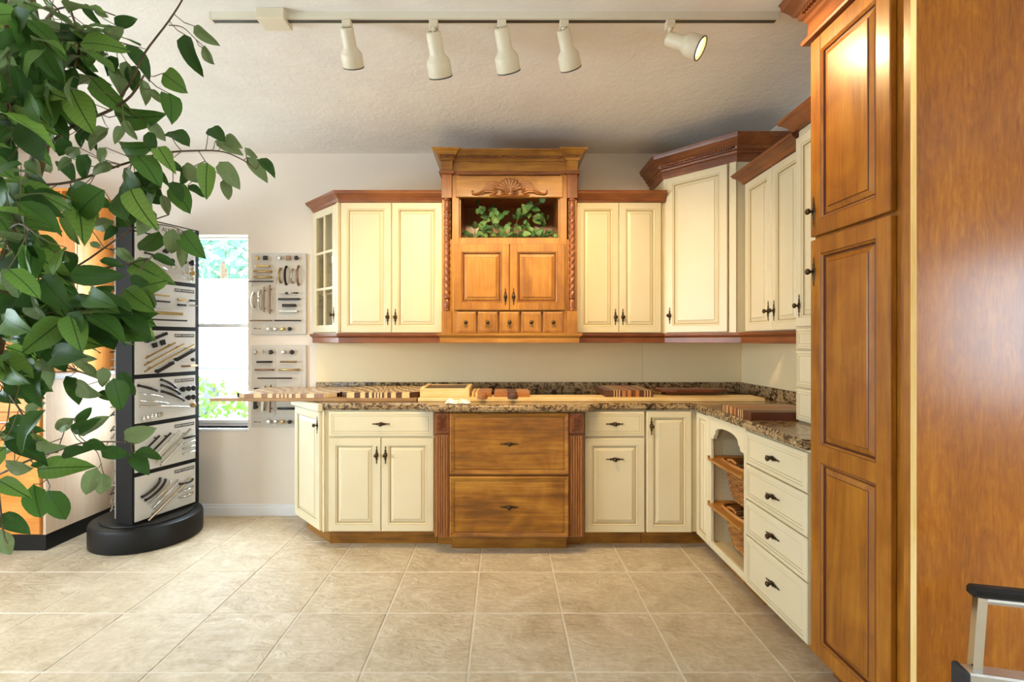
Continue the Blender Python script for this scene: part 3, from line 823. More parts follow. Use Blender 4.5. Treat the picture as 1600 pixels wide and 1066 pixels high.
fz = MB().rings(.70, .142, [(0,.024),(0,.004),(.004,0)]).build('frieze_panel', HH, c, (-.35, -.03, 2.242))
HM = (HV, M['pantry_dark'], HV)
door(c, -.362, 1.502, .36, .432, HM, fw=.05, panels=[(.05,.382)], hand=(.335, .088), y=-.034)
door(c, .002, 1.502, .36, .432, HM, fw=.05, panels=[(.05,.382)], hand=(.025, .088), y=-.034)
for k in range(5):
    x = -.350+k*.1425
    dr = MB().rings(.130, .140, [(0,.02),(0,.006),(.004,.002),(.012,0),(.014,.0015,1),(.016,.0005)]).build('drawer', [HV, M['pantry_dark']], c, (x, -.034, 1.352))
    link('knob', KNOB, dr, (.065, .0005, .07))
for s in (-1, 1):
    x = s*.4115
    MB().cbox(x-.0335, x+.0335, -.028, 0, ZB-.012, 1.497, .002).build('post_block', HV, c)
    MB().cbox(x-.0335, x+.0335, -.028, 0, 2.238, 2.40, .002).build('post_block', BV, c)
    # turned ends and rope twist
    b = MB()
    z0, z1 = 1.497, 2.238
    b.lathe([(.019,0),(.021,.006),(.021,.012),(.015,.016),(.018,.03),(.020,.05),(.017,.072),(.013,.078),(.020,.082),(.020,.09)], 16, Matrix.Translation((0,0,z0)))
    b.lathe([(.019,0),(.021,-.006),(.021,-.012),(.015,-.016),(.018,-.03),(.020,-.05),(.017,-.072),(.013,-.078),(.020,-.082),(.020,-.09)], 16, Matrix.Translation((0,0,z1)))
    nseg = 110; za, zb = z0+.088, z1-.088; vs = []; fs = []; n = 20
    for j in range(nseg+1):
        z = za+(zb-za)*j/nseg
        for q in range(n):
            th = 2*PI*q/n; ph = th*2 - s*z*2*PI/.044*1.0
            r = .0125+.0088*(abs(math.cos(ph/2))**.8)
            vs.append((r*math.cos(th), r*math.sin(th), z))
    for j in range(nseg):
        for q in range(n): fs.append((j*n+q, j*n+(q+1)%n, j*n+n+(q+1)%n, j*n+n+q))
    b.add(vs, fs)
    b.build('rope_post', BV, c, (x, -.012, 0), smooth=True, ang=60)
HP = [(-.445, d), (-.445, -.03), (-.375, -.03), (-.375, -.008), (.375, -.008), (.375, -.03), (.445, -.03), (.445, d)]
HC = [(-.01,2.405),(.002,2.405),(.002,2.480),(.010,2.484),(.012,2.492),(.020,2.496),(.024,2.510),(.030,2.514),(.034,2.522),(.046,2.534),(.056,2.538),(.058,2.548),(-.01,2.548)]
b = MB().sweep(HP, HC); b.build('crown_moulding', M['drawer_h'], c, smooth=True, ang=25)
b = MB().sweep(HP, [(-.01,2.392),(.012,2.392),(.016,2.398),(.016,2.410),(.008,2.416),(-.01,2.416)]); b.build('neck_moulding', BH, c)
def bead_local(a, b_, off, z, n):
    m = MB()
    for k in range(n):
        x = a+(b_-a)*(k+.5)/n
        m.box(-.0045,.0045,-.006,.006,-.006,.006, M=Matrix.Translation((x, off, z)) @ Matrix.Rotation(.6,4,'Y'))
    return m
m = bead_local(-.36, .36, -.008-.025, 2.503, 46); o = m.build('bead_strip', BH, c); o['kind'] = 'stuff'
for s in (-1, 1):
    m = bead_local(s*.41-.05, s*.41+.05, -.055, 2.503, 7); o = m.build('bead_strip', BH, c); o['kind'] = 'stuff'
b = MB().sweep([(-.449, d), (-.449, -.022), (.449, -.022), (.449, d)], RAIL); b.build('light_rail', M['honey_h'], c, smooth=True, ang=25)
# carved shell-and-wing onlay on the frieze
b = MB(); zc = 2.262
for k in range(9):                         # shell lobes
    a = R(18+k*18); r = .075
    p0 = (0, -.034, zc+.014); p1 = (.045*math.cos(a), -.042, zc+.018+.045*math.sin(a)); p2 = (.078*math.cos(a), -.040, zc+.020+.072*math.sin(a))
    b.tube([p0, p1, p2], [.004, .010, .012], 6, flat=.7)
    b.lathe([(0,-.006),(.009,-.003),(.0115,0),(.009,.004),(0,.006)], 8, Matrix.Translation(p2) @ Matrix.Rotation(R(90),4,'X'))
for s in (-1, 1):
    sp = []                                 # scroll volutes beside the shell foot
    for k in range(22):
        a = k/21*2.1*2*PI; r = .027*(1-k/24); sp.append((s*(.036+r*math.cos(a+PI*.5)*1.0), -.042, zc+.008+r*math.sin(a+PI*.5)))
    b.tube(sp, [.006-.00015*k for k in range(22)], 6)
    sp = []
    for k in range(16):
        a = k/15*1.5*2*PI; r = .02*(1-k/18); sp.append((s*(.100-r*math.cos(a)), -.040, zc+.010+r*math.sin(a)))
    b.tube(sp, [.0055]*16, 6)
    # acanthus feathers sweeping out to a curled tip
    for k, (h0, h1, ln) in enumerate(((.058,.074,.15),(.046,.062,.18),(.034,.048,.205),(.020,.032,.225),(.006,.016,.20))):
        x0 = .055+.008*k
        pts = [(s*x0, -.036, zc+h0), (s*(x0+.04), -.042, zc+h1), (s*(x0+.08), -.043, zc+h1*.9), (s*(x0+(ln-x0)*.75), -.040, zc+h1*.35), (s*ln, -.036, zc-.006+.004*(4-k))]
        b.tube(pts, [.007,.0105,.0095,.007,.003], 6, flat=.6)
    b.tube([(s*.16,-.040,zc+.022),(s*.20,-.040,zc+.002),(s*.225,-.040,zc-.004),(s*.243,-.040,zc+.004),(s*.246,-.040,zc+.016),(s*.238,-.040,zc+.02)], [.008,.008,.007,.006,.006,.006], 6)
b.tube([(-.13,-.036,zc-.008),(-.06,-.04,zc-.016),(0,-.042,zc-.012),(.06,-.04,zc-.016),(.13,-.036,zc-.008)], [.004,.007,.008,.007,.004], 6)
b.build('carved_onlay', M['amber_v'], c, smooth=True, ang=60)

# ------------------------------------------------------------------ track lighting
TY = 2.1
c = thing('track_rail', 'long white ceiling track rail with feed box', 'light track', (0, TY, ZC))
MB().box(-1.252, 1.166, -.018, .018, -.030, 0).build('rail', M['track'], c)
MB().box(-1.245, 1.16, -.008, .008, -.0325, -.029).build('slot', M['lampdark'], c)
MB().cbox(-1.256, -1.244, -.019, .019, -.032, 0, .002).build('end_cap', M['track'], c); MB().cbox(1.16, 1.172, -.019, .019, -.032, 0, .002).build('end_cap', M['track'], c)
MB().cbox(-1.045, -.925, -.045, .045, -.045, 0, .003).build('feed_box', M['lampwhite'], c)
def aim(d):
    return Vector(d).normalized().to_track_quat('-Z', 'Y')
def spotlight(x, d, label, watts, drop=.035, k=1.0):
    c = thing('track_spotlight', label, 'spotlight', (x, TY, ZC-.03), 0, 'track spotlights')
    MB().cbox(-.019, .019, -.017, .017, -.030, 0, .003).build('adapter', M['lampwhite'], c)
    MB().lathe([(.010,0),(.010,-.012),(.007,-.014),(.007,-drop-.01)], 10, Matrix.Translation((0,0,-.028))).build('stem', M['lampwhite'], c, smooth=True)
    q = aim(d); D = Vector(d).normalized()
    top = Vector((0,0,-.028-drop)) + D*(-.012)
    Mx = Matrix.Translation(top) @ q.to_matrix().to_4x4() @ Matrix.Scale(k, 4)
    hz = MB().lathe([(0,.002),(.029,0),(.033,-.004),(.0335,-.085),(.036,-.093),(.053,-.115),(.055,-.122),(.055,-.178),(.0535,-.182),(.051,-.179),(.051,-.130),(.030,-.10),(0,-.098)], 28, Mx)
    hd = hz.build('housing', M['lampwhite'], c, smooth=True, ang=30)
    MB().lathe([(.0510,-.178),(.0555,-.178),(.0555,-.1835),(.0510,-.1835),(.0510,-.178)], 28, Mx, cap=False).build('rim', M['lampdark'], c)
    MB().lathe([(0,-.140),(.024,-.144),(.044,-.154),(.049,-.160),(.046,-.165),(0,-.170)], 20, Mx).build('bulb', M['bulb'], c, smooth=True)
    b = MB()
    for q_ in range(6):
        a = q_*PI/3; b.lathe([(.003,0),(.003,.0015)], 6, Mx @ Matrix.Translation((.016*math.cos(a), .016*math.sin(a), .001)))
    o = b.build('vent_holes', M['lampdark'], c); o['kind'] = 'stuff'
    l = bpy.data.lights.new('spot_lamp', 'SPOT'); l.energy = watts; l.color = (1, .72, .36)
    l.spot_size = R(102); l.spot_blend = .9; l.shadow_soft_size = .04
    lo = bpy.data.objects.new('spot_lamp', l); COL.objects.link(lo); lo.parent = c
    lo.location = top + D*.20; lo.rotation_mode = 'QUATERNION'; lo.rotation_quaternion = q
spotlight(-.673, (-.02, .70, -.72), 'white track spotlight nearest the feed box, pointing at the back wall', SPOT_W, .012, .84)
spotlight(-.302, (.10, .66, -.76), 'second track spotlight from the feed box, hanging lowest, closed back showing', SPOT_W*.85, .03, .96)
spotlight(-.011, (.20, .64, -.76), 'middle track spotlight above the hutch, leaning slightly right', SPOT_W*.6, .012, .95)
spotlight(.255, (.30, .66, -.72), 'fourth track spotlight from the feed box, vent holes showing on its back', SPOT_W*1.05, .02, .86)
spotlight(.709, (.74, -.40, -.50), 'rightmost track spotlight, turned to the pantry with its lit bulb showing', SPOT_W*.5, .05, .86)

# ------------------------------------------------------------------ things on the countertop
ZW = .9145
def roundrect(x0, x1, y0, y1, r, n=4):
    pts = []
    for cx, cy, a0 in ((x1-r, y1-r, 0), (x0+r, y1-r, 90), (x0+r, y0+r, 180), (x1-r, y0+r, 270)):
        for k in range(n+1):
            a = R(a0+90*k/n); pts.append((cx+r*math.cos(a), cy+r*math.sin(a)))
    return pts
def plank(x0, x1, y0, y1, z, h, mat, label, name='wood_plank', group='planks lying along the countertop'):
    o = MB().cbox(0, x1-x0, 0, y1-y0, 0, h, .002).build(name, mat, None, (x0, y0, z))
    return tag(o, label, 'plank', group)
plank(-1.875, -.56, 3.12, 3.31, ZW, .022, M['tan'], 'long brown plank overhanging the left end of the countertop')
plank(-.55, 1.66, 3.12, 3.31, ZW, .022, M['maple'], 'long pale maple plank lying along the countertop')
ZP = ZW+.0225
def strip_board(name, label, x0, x1, y0, y1, z, h, widths, mats, along='x', cut=0.0, rz=0, check=0):
    """board glued up of strips (each its own part); widths run along the given axis; check>0 staggers blocks in depth"""
    W = x1-x0; Dp = y1-y0
    c = thing(name, label, 'cutting board', (x0, y0, z), rz, 'cutting boards on the countertop')
    tot = sum(widths); a = 0; L = W if along == 'x' else Dp
    for k, wd in enumerate(widths):
        a0 = a/tot*L; a += wd; a1 = a/tot*L
        def cutoff(x):   # rounded ends: strips near the corners are shorter
            e = min(x, L-x)
            return cut-math.sqrt(max(0, cut*cut-(cut-e)**2)) if cut and e < cut else 0
        c0 = cutoff(a0); c1 = cutoff(a1)
        if check:
            nb = check; seg = (Dp)/nb
            for q in range(nb):
                d0 = q*seg; d1 = (q+1)*seg
                lo0, lo1 = (c0, c1) if q == 0 else (d0, d0); hi0, hi1 = (Dp-c0, Dp-c1) if q == nb-1 else (d1, d1)
                MB().prism([(a0,lo0),(a1,lo1),(a1,hi1),(a0,hi0)], 0, h, 'z').build('block', mats[(k+q) % len(mats)], c)
        elif along == 'x':
            MB().prism([(a0,c0),(a1,c1),(a1,Dp-c1),(a0,Dp-c0)], 0, h, 'z').build('strip', mats[k % len(mats)], c)
        else:
            MB().prism([(0,a0),(W,a0),(W,a1),(0,a1)], 0, h, 'z').build('strip', mats[k % len(mats)], c)
    return c
WD, MP, CH_, RD = M['walnut'], M['maple_v'], M['cherry'], M['walnut2']
wid = [5,4,3.2,2.6,2,1.6,1.2,.9,.7,.9,.7,.9,1.2,1.6,2,2.6,3.2,4,5]
WC = wood('pale_walnut', '#77503a', '#8f664c', '#a17a5e', 'z', rough=.28, coat=.3)  # paler, glossier walnut used only on the large left board
MC = wood('glossy_maple', '#c9a878', '#d6b98c', '#e2caa2', 'z', rough=.28, coat=.3)
strip_board('cutting_board', 'large end-grain checkered cutting board overhanging the left counter end', -1.735, -1.075, 3.125, 3.60, ZP, .026, wid, [MC, WC], cut=.07, check=8)
strip_board('cutting_board', 'dark and pale checkered cutting board with rounded corners left of the tray', -1.065, -.545, 3.125, 3.60, ZP, .034, wid, [WD, MP], cut=.07, check=8)
# maple-framed tray
c = thing('serving_tray', 'pale maple box-framed board with dark inset top', 'cutting board', (-.545, 3.16, ZP), 0, 'cutting boards on the countertop')
for (p0, p1) in (((0,0),(.32,.03)), ((0,.31),(.32,.34))): MB().cbox(p0[0], p1[0], p0[1], p1[1], 0, .056, .004).build('long_rail', M['maple'], c)

for x in (0, .292): MB().cbox(x, x+.028, .03, .31, .004, .062, .004).build('side_rail', M['maple_v'], c)
MB().box(.028, .292, .03, .31, .004, .05).build('inset', WD, c)
# paddle boards
def paddle(x0, x1, y0, y1, z, h, mats, label, hx, wstrip, hmat):
    c = thing('paddle_board', label, 'cutting board', (x0, y0, z), 0, 'cutting boards on the countertop')
    W = x1-x0; tot = sum(wstrip); a = 0
    for k, wd in enumerate(wstrip):
        a0 = a/tot*W; a += wd; a1 = a/tot*W; e = .012
        MB().prism([(a0, e if k == 0 else 0), (a1, e if k == len(wstrip)-1 else 0), (a1, y1-y0), (a0, y1-y0)], 0, h, 'z').build('strip', mats[k % len(mats)], c)
    pts = [(hx-.022, .004), (hx-.014, -.05), (hx-.013, -.08), (hx-.030, -.095), (hx-.034, -.115), (hx-.022, -.132), (hx, -.137), (hx+.022, -.132), (hx+.034, -.115), (hx+.030, -.095), (hx+.013, -.08), (hx+.014, -.05), (hx+.022, .004)]
    MB().prism(pts, .002, h-.002, 'z').build('handle', hmat, c, bevel=.004, seg=2)
paddle(-.212, -.085, 3.17, 3.45, ZP, .030, [MP, CH_, MP, CH_], 'small brown paddle cutting board with pale edge stripes', .075, [1,1,1,7], CH_)
paddle(-.065, .165, 3.17, 3.40, ZP, .032, [CH_, WD, CH_], 'orange-brown paddle cutting board with a dark walnut centre stripe', .118, [4,3,4], WD)
# crumpled paper
c = MB(); n1, n2 = 14, 8; vs = []; fs = []
rr = random.Random(4)
for i in range(n1):
    for j in range(n2):
        e = min(i, n1-1-i, j, n2-1-j)
        vs.append((i/(n1-1)*.15+rr.uniform(-.006,.006), j/(n2-1)*.075+rr.uniform(-.006,.006)+.015*math.sin(i*.9), .004+(.0 if e == 0 else .006+rr.uniform(0,.018))))
for i in range(n1-1):
    for j in range(n2-1): fs.append((i*n2+j, (i+1)*n2+j, (i+1)*n2+j+1, i*n2+j+1))
c.add(vs, fs); o = c.build('crumpled_paper', M['paper'], None, (-.36, 2.985, ZW)); tag(o, 'crumpled white paper on the counter edge before the tray', 'paper')
md = o.modifiers.new('thickness', 'SOLIDIFY'); md.thickness = .001
# striped board right of the middle
strip_board('cutting_board', 'thick dark striped cutting board against the backsplash', .655, .965, 3.18, 3.55, ZP, .042,
            [4,.35,.9,.35,.9,.35,1.1,1.6,1,1.6,1,1.2,1.6,.9,1.6,.35,.9,.35,.9,.35,1.2], [WD, MP, WD, MP, WD, MP, WD, CH_, WD, CH_, RD, WD, CH_, WD, RD, MP, WD, MP, WD, MP, WD])
# long dark live-edge board, propped on a rail
c = thing('serving_board', 'long dark reddish live-edge board lying before the corner backsplash', 'cutting board', (1.02, 3.24, ZP), R(2), 'cutting boards on the countertop')
pts = [(0,.10),(.03,.03),(.12,.0),(.25,.012),(.36,-.004),(.47,.02),(.50,.07),(.47,.13),(.36,.16),(.2,.15),(.06,.165)]
MB().prism(pts, .022, .040, 'z').build('slab', RD, c, bevel=.004)
MB().cbox(.06, .42, .035, .12, .0, .022, .003).build('underlay_board', WD, c)
# striped board on the right wing
strip_board('cutting_board', 'striped cutting board on the right wing beside the tower cabinet', 1.195, 1.56, 2.375, 2.70, ZW, .040,
            [5,.35,.9,.35,.9,.35,1.4,1.3,1,1.3,.35,1.1,1.0,.35,.9,.35,.9,.35,1.2], [RD, MP, WD, MP, WD, MP, RD, CH_, RD, CH_, MP, RD, CH_, MP, WD, MP, WD, MP, WD], along='y')

# ------------------------------------------------------------------ hardware samples
def bar_mesh(key, L, r, mat, kind='bar'):
    b = MB()
    if kind == 'bar':
        b.tube([(-L/2,-.026,0),(L/2,-.026,0)], r, 8)
        for s in (-1,1): b.tube([(s*L*.36,0,0),(s*L*.36,-.026,0)], r*.8, 6)
    elif kind == 'flat':
        b.cbox(-L/2, L/2, -.028, -.020, -r*1.3, r*1.3, .0015)
        for s in (-1,1): b.cbox(s*(L/2-r*1.4)-r, s*(L/2-r*1.4)+r, -.021, 0, -r, r, .001)
    elif kind == 'arch':
        pts = []; n = 11
        for k in range(n):
            t = k/(n-1); pts.append((-L/2+L*t, -.004-.028*math.sin(PI*t)**.6, 0))
        b.tube(pts, [r*(1.25 if k in (0, n-1) else .8+.35*math.sin(PI*k/(n-1))) for k in range(n)], 8)
    elif kind == 'knob':
        b.lathe([(r*.6,0),(r*.45,.008),(r*.45,.012),(r*.95,.018),(r,.022),(r*.8,.027),(0,.029)], 14, Matrix.Rotation(R(90),4,'X'))
    elif kind == 'sqknob':
        b.cbox(-r, r, -.026, -.016, -r, r, .002); b.cbox(-r*.4, r*.4, -.017, 0, -r*.4, r*.4, .001)
    elif kind == 'tee':
        b.tube([(-r*1.4,-.026,0),(r*1.4,-.026,0)], r*.35, 8); b.tube([(0,0,0),(0,-.026,0)], r*.35, 6)
    return b.mesh('pull', mat, smooth=True, ang=45)
cache = {}
def sample(parent, kind, x, z, L, r, mat, ang=0, y=0):
    key = (kind, round(L,3), round(r,4), mat)
    if key not in cache: cache[key] = bar_mesh(key, L, r, M[mat], kind)
    return link('sample_knob' if 'knob' in kind or kind == 'tee' else 'sample_pull', cache[key], parent, (x, y, z), (0, -R(ang), 0))
def text_part(parent, s, size, mat, loc, rot=(R(90),0,0), align='CENTER', name='lettering'):
    cu = bpy.data.curves.new(name, 'FONT'); cu.body = s; cu.size = size; cu.align_x = align; cu.align_y = 'CENTER'; cu.extrude = .0004
    o = bpy.data.objects.new(name, cu); COL.objects.link(o)
    dg = bpy.context.evaluated_depsgraph_get(); me = bpy.data.meshes.new_from_object(o.evaluated_get(dg))
    COL.objects.unlink(o); bpy.data.objects.remove(o)
    me.materials.clear(); me.materials.append(mat)
    return link(name, me, parent, loc, rot)

# wall boards: px -> board coordinates
def wall_board(u0, u1, v0, v1, label, items):
    s = F/YB; x0 = (u0-CU)/s; w = (u1-u0)/s; z1 = CH-(v1-CV)/s; h = (v1-v0)/s
    c = thing('sample_board', label, 'display board', (x0, YB-.0005, z1), 0, 'hardware sample boards on the wall')
    MB().cbox(0, w, -.020, 0, 0, h, .002).build('backboard', M['board'], c)
    MB().box(.012, w*.46, -.0215, -.020, h*.15, h-.02).build('card', M['boardtan'], c); MB().box(w*.49, w-.03, -.0215, -.020, h*.15, h-.02).build('card', M['boardtan'], c)
    MB().box(.012, w-.03, -.0215, -.020, .012, h*.13).build('card', M['boardtan'], c)
    for (k, u, v, L, r, mat, a) in items:
        sample(c, k, (u-u0)/s, h-(v-v0)/s, L/s, r/s, mat, a, -.0215)
    zz = h-((v1-8.5)-v0)/s
    MB().prism([(.02,zz-.004),(.027,zz+.006),(.033,zz+.003),(.039,zz+.008),(.048,zz-.002),(.047,zz-.004),(.036,zz+.001)], -.0222, -.0215, 'y').build('maker_mark', M['ink'], c)
    MB().box(.056, .076, -.0222, -.0215, zz-.003, zz+.002).build('maker_name', M['ink'], c)
U = lambda x: 385+x/7.619
V = lambda y: 390+y/7.619
it = [('knob',U(160),V(115),0,3.4,'brass',0),('sqknob',U(258),V(115),0,3.4,'darkmetal',0),('knob',U(425),V(112),0,3.2,'nickel',0),('sqknob',U(528),V(115),0,3.4,'copper',0),('knob',U(622),V(115),0,3.6,'darkmetal',0),
 ('flat',U(225),V(212),22,1.4,'brass',0),('flat',U(222),V(275),28,1.4,'brass',0),('flat',U(222),V(340),28,1.4,'brass',0),('bar',U(213),V(393),37,1.0,'darkmetal',0),
 ('arch',U(428),V(320),22,1.6,'brass',90),('arch',U(495),V(320),28,1.7,'darkmetal',90),('arch',U(570),V(325),21,1.5,'nickel',90),('arch',U(640),V(320),29,1.7,'copper',90),
 ('arch',U(112),V(610),22,1.8,'nickel',90),('arch',U(185),V(610),29,1.8,'chrome',90),('bar',U(246),V(605),39,1.1,'copper',90),('bar',U(315),V(605),45,1.5,'copper',90),
 ('tee',U(460),V(530),0,3,'nickel',0),('sqknob',U(508),V(530),0,1.7,'darkmetal',0),('sqknob',U(552),V(528),0,1.7,'nickel',0),('tee',U(620),V(528),0,3,'darkmetal',0),
 ('flat',U(538),V(600),33,1.2,'darkmetal',0),('flat',U(538),V(675),21,1.7,'darkmetal',0),('flat',U(535),V(743),27,1.2,'nickel',0),
 ('bar',U(212),V(853),35,1.0,'copper',0),('bar',U(525),V(853),41,1.0,'darkmetal',0),
 ('knob',U(300),V(952),0,3.1,'chrome',0),('knob',U(380),V(952),0,3.1,'nickel',0),('knob',U(463),V(952),0,3.2,'brass',0),('knob',U(543),V(952),0,3.2,'darkmetal',0)]
wall_board(394, 480, 397, 523, 'upper white board of cabinet pulls and knobs on the wall by the window', it)
U = lambda x: 385+x/7.352
V = lambda y: 530+y/7.352
it = [('knob',U(127),V(152),0,3.2,'nickel',0),('tee',U(220),V(150),0,3.0,'nickel',90),('knob',U(312),V(152),0,3.6,'darkmetal',0),('knob',U(458),V(152),0,3.2,'nickel',0),('knob',U(550),V(152),0,3.6,'darkmetal',0),
 ('flat',U(236),V(263),23,1.2,'darkmetal',0),('bar',U(514),V(262),25,1.3,'brass',0),('flat',U(238),V(352),29,1.2,'copper',0),('flat',U(516),V(352),31,1.2,'brass',0),('bar',U(360),V(448),53,1.0,'darkmetal',0),
 ('flat',U(138),V(678),33,2.0,'darkmetal',88),('flat',U(220),V(678),40,1.8,'nickel',88),('bar',U(312),V(680),43,1.3,'copper',88),('flat',U(505),V(792),32,1.4,'darkmetal',0),
 ('knob',U(287),V(944),0,3.1,'chrome',0),('knob',U(368),V(944),0,3.1,'nickel',0),('knob',U(445),V(944),0,3.1,'brass',0),('knob',U(524),V(944),0,3.2,'darkmetal',0)]
wall_board(394, 480, 540, 668, 'lower white board of cabinet pulls partly hidden by the cutting boards', it)

# revolving floor stand: three-sided tower on a round drum
SC = Vector((-2.375, 3.27))
c = thing('display_stand', 'black revolving floor stand with six white panels of cabinet pulls', 'display stand', (SC.x, SC.y, 0), 0)
MB().lathe([(.30,0),(.312,.004),(.314,.02),(.314,.125),(.308,.14),(.295,.146),(0,.146)], 56).build('drum_base', M['black'], c, smooth=True, ang=35)
MB().lathe([(.255,.146),(.258,.150),(.256,.156),(.24,.158),(0,.158)], 48).build('turntable', M['black'], c, smooth=True, ang=35)
fa = Vector((-2.305, 3.035))-SC; fb = Vector((-2.165, 3.475))-SC       # right face
fl = Vector((-2.445, 3.085))-SC; fm_ = Vector((-2.655, 3.40))-SC       # left face
HT = 2.08
MB().prism([fa, fb, fm_, fl], .158, HT, 'z').build('tower', M['blackmat'], c)
def face(a, b_, texts):
    """a vertical face from a to b_ (seen from outside, a on the left)"""
    d = b_-a; w = d.length; ang = math.atan2(d.y, d.x)
    pitch = .306
    for k in range(6):
        z = .172+k*pitch
        p = MB().cbox(.014, w-.034, -.008, .004, 0, .278, .001).build('sample_panel', M['board'], c, (a.x, a.y, z), (0,0,ang))
        yield p, w, k
def title(p, w):
    MB().box(w-.19, w-.045, -.0088, -.008, .236, .258).build('title_bar', M['ink'], p)
    text_part(p, 'JEFFREY ALEXANDER', .0145, M['paper'], (w-.1175, -.0092, .247))
rows = {}
# per panel: (kind, x 0..1, z 0..1, length m, radius m, finish, angle)
rows[0] = [('arch',.24,.68,.15,.006,'darkmetal',35),('arch',.31,.60,.165,.006,'darkmetal',35),('arch',.38,.52,.18,.005,'nickel',35),('flat',.47,.45,.23,.0045,'chrome',36),('bar',.53,.32,.36,.0055,'nickel',33),
           ('arch',.84,.58,.10,.005,'darkmetal',4),('arch',.84,.40,.10,.005,'chrome',4),('arch',.84,.26,.10,.005,'chrome',4)]
rows[1] = [('bar',.20,.60,.14,.005,'darkmetal',38),('bar',.33,.55,.20,.005,'darkmetal',38),('bar',.45,.52,.24,.005,'chrome',38),('bar',.58,.46,.30,.005,'nickel',36),('bar',.55,.28,.2,.005,'chrome',38),
           ('flat',.87,.58,.085,.004,'darkmetal',3),('flat',.87,.45,.085,.004,'chrome',3),('flat',.87,.32,.085,.004,'nickel',3),('flat',.87,.19,.085,.004,'chrome',3)]
rows[2] = [('arch',.18,.78,.13,.006,'darkmetal',-20),('arch',.25,.60,.16,.005,'chrome',-14),('arch',.3,.44,.19,.005,'chrome',-12),('arch',.5,.30,.36,.006,'chrome',-8),
           ('arch',.52,.84,.12,.006,'darkmetal',-32),('arch',.56,.70,.15,.006,'darkmetal',-28),('arch',.60,.54,.18,.006,'darkmetal',-26),
           ('knob',.76,.68,0,.015,'darkmetal',0),('knob',.86,.68,0,.015,'darkmetal',0),('knob',.95,.68,0,.015,'darkmetal',0),('knob',.86,.46,0,.015,'darkmetal',0),('knob',.95,.46,0,.015,'darkmetal',0),('knob',.95,.26,0,.014,'brass',0),
           ('knob',.12,.10,0,.016,'chrome',0),('knob',.25,.12,0,.016,'chrome',0),('knob',.36,.14,0,.014,'nickel',0)]
rows[3] = [('flat',.30,.84,.15,.006,'darkmetal',22),('sqknob',.27,.66,0,.012,'darkmetal',15),('sqknob',.40,.72,0,.013,'darkmetal',15),
           ('bar',.36,.54,.22,.0045,'brass',26),('bar',.43,.44,.30,.0045,'brass',26),('bar',.52,.36,.38,.0045,'brass',26),('flat',.80,.42,.16,.0065,'darkmetal',26),('flat',.44,.14,.13,.0065,'darkmetal',26),
           ('sqknob',.94,.29,0,.010,'darkmetal',0),('tee',.79,.14,0,.015,'copper',0),('tee',.94,.14,0,.014,'brass',0)]
rows[4] = [('bar',.33,.72,.14,.004,'brass',0),('bar',.30,.58,.17,.0045,'darkmetal',0),('bar',.30,.42,.20,.004,'nickel',0),('flat',.42,.31,.26,.006,'brass',0),('bar',.44,.15,.30,.004,'darkmetal',0),
           ('tee',.72,.66,0,.016,'brass',0),('tee',.72,.53,0,.016,'darkmetal',0),('tee',.93,.66,0,.015,'darkmetal',0),('tee',.93,.54,0,.015,'chrome',0)]
rows[5] = [('knob',.46,.68,0,.014,'darkmetal',0),('knob',.56,.46,0,.015,'darkmetal',0),('knob',.78,.50,0,.014,'darkmetal',0),('knob',.93,.50,0,.016,'darkmetal',0),('knob',.6,.34,0,.014,'chrome',0),('knob',.9,.36,0,.015,'chrome',0),
           ('knob',.8,.24,0,.015,'chrome',0),('knob',.94,.24,0,.015,'brass',0),('bar',.62,.13,.14,.004,'chrome',-5),('knob',.9,.10,0,.014,'chrome',0),('arch',.3,.5,.14,.005,'darkmetal',-15),('arch',.3,.3,.16,.005,'nickel',-12)]
for p, w, k in face(fa, fb, True):
    title(p, w)
    for (kd, x, z, L, r, mt, a) in rows[k]: sample(p, kd, .014+x*(w-.058), z*.278, L, r*1.3, mt, a, -.008)
for p, w, k in face(fm_, fl, False):
    p.location += Vector((0,0,0))
    for q in range(5): sample(p, 'bar', w*.45, .035+q*.052, .2, .005, ('chrome','nickel','darkmetal')[(q+k) % 3], 0, -.008)
d = fb-fa
hd = MB().cbox(.014, d.length-.034, -.006, .004, 0, .082, .001).build('header_card', M['board'], c, (fa.x, fa.y, 1.99), (0,0,math.atan2(d.y, d.x)))
text_part(hd, 'JEFFREY ALEXANDER', .036, M['ink'], (d.length/2-.01, -.0065, .041))

# ------------------------------------------------------------------ orange cabinets at the far left
c = thing('base_cabinet', 'orange beech drawer base cabinet with pale side panel and black plinth at far left', 'cabinet', (-3.72, 3.04, 0), 0)
W = -2.84+3.72; DB = YB-3.04-.002
MB().box(0, W-.018, 0, DB, .1, 1.06).build('body', M['orange_v'], c)
MB().box(W-.018, W, -.004, DB, .1, 1.06).build('side_panel', M['pale'], c)
MB().box(.02, W-.002, .0, DB, 0, .1).build('plinth', M['black'], c)
MB().cbox(-.01, W+.02, -.03, DB, 1.06, 1.085, .003).build('top', M['greycounter'], c)
for z, h in ((.108, .575), (.690, .168), (.865, .188)):
    d = MB().cbox(0, W-.03, 0, .018, 0, h, .002).build('drawer', M['orange_h'], c, (.006, -.02, z))
    b = MB(); b.tube([(.30,-.03,h-.055),(W-.15,-.03,h-.055)], .006, 8)
    for x in (.36, W-.21): b.tube([(x,0,h-.055),(x,-.03,h-.055)], .005, 6)
    b.build('handle', M['nickel'], d, smooth=True)
c = thing('upper_cabinet', 'orange beech upper unit with small dark cubbies at far left behind the tree', 'cabinet', (-3.72, 3.35, 0), 0)
W = -2.915+3.72; DB = YB-3.35-.002
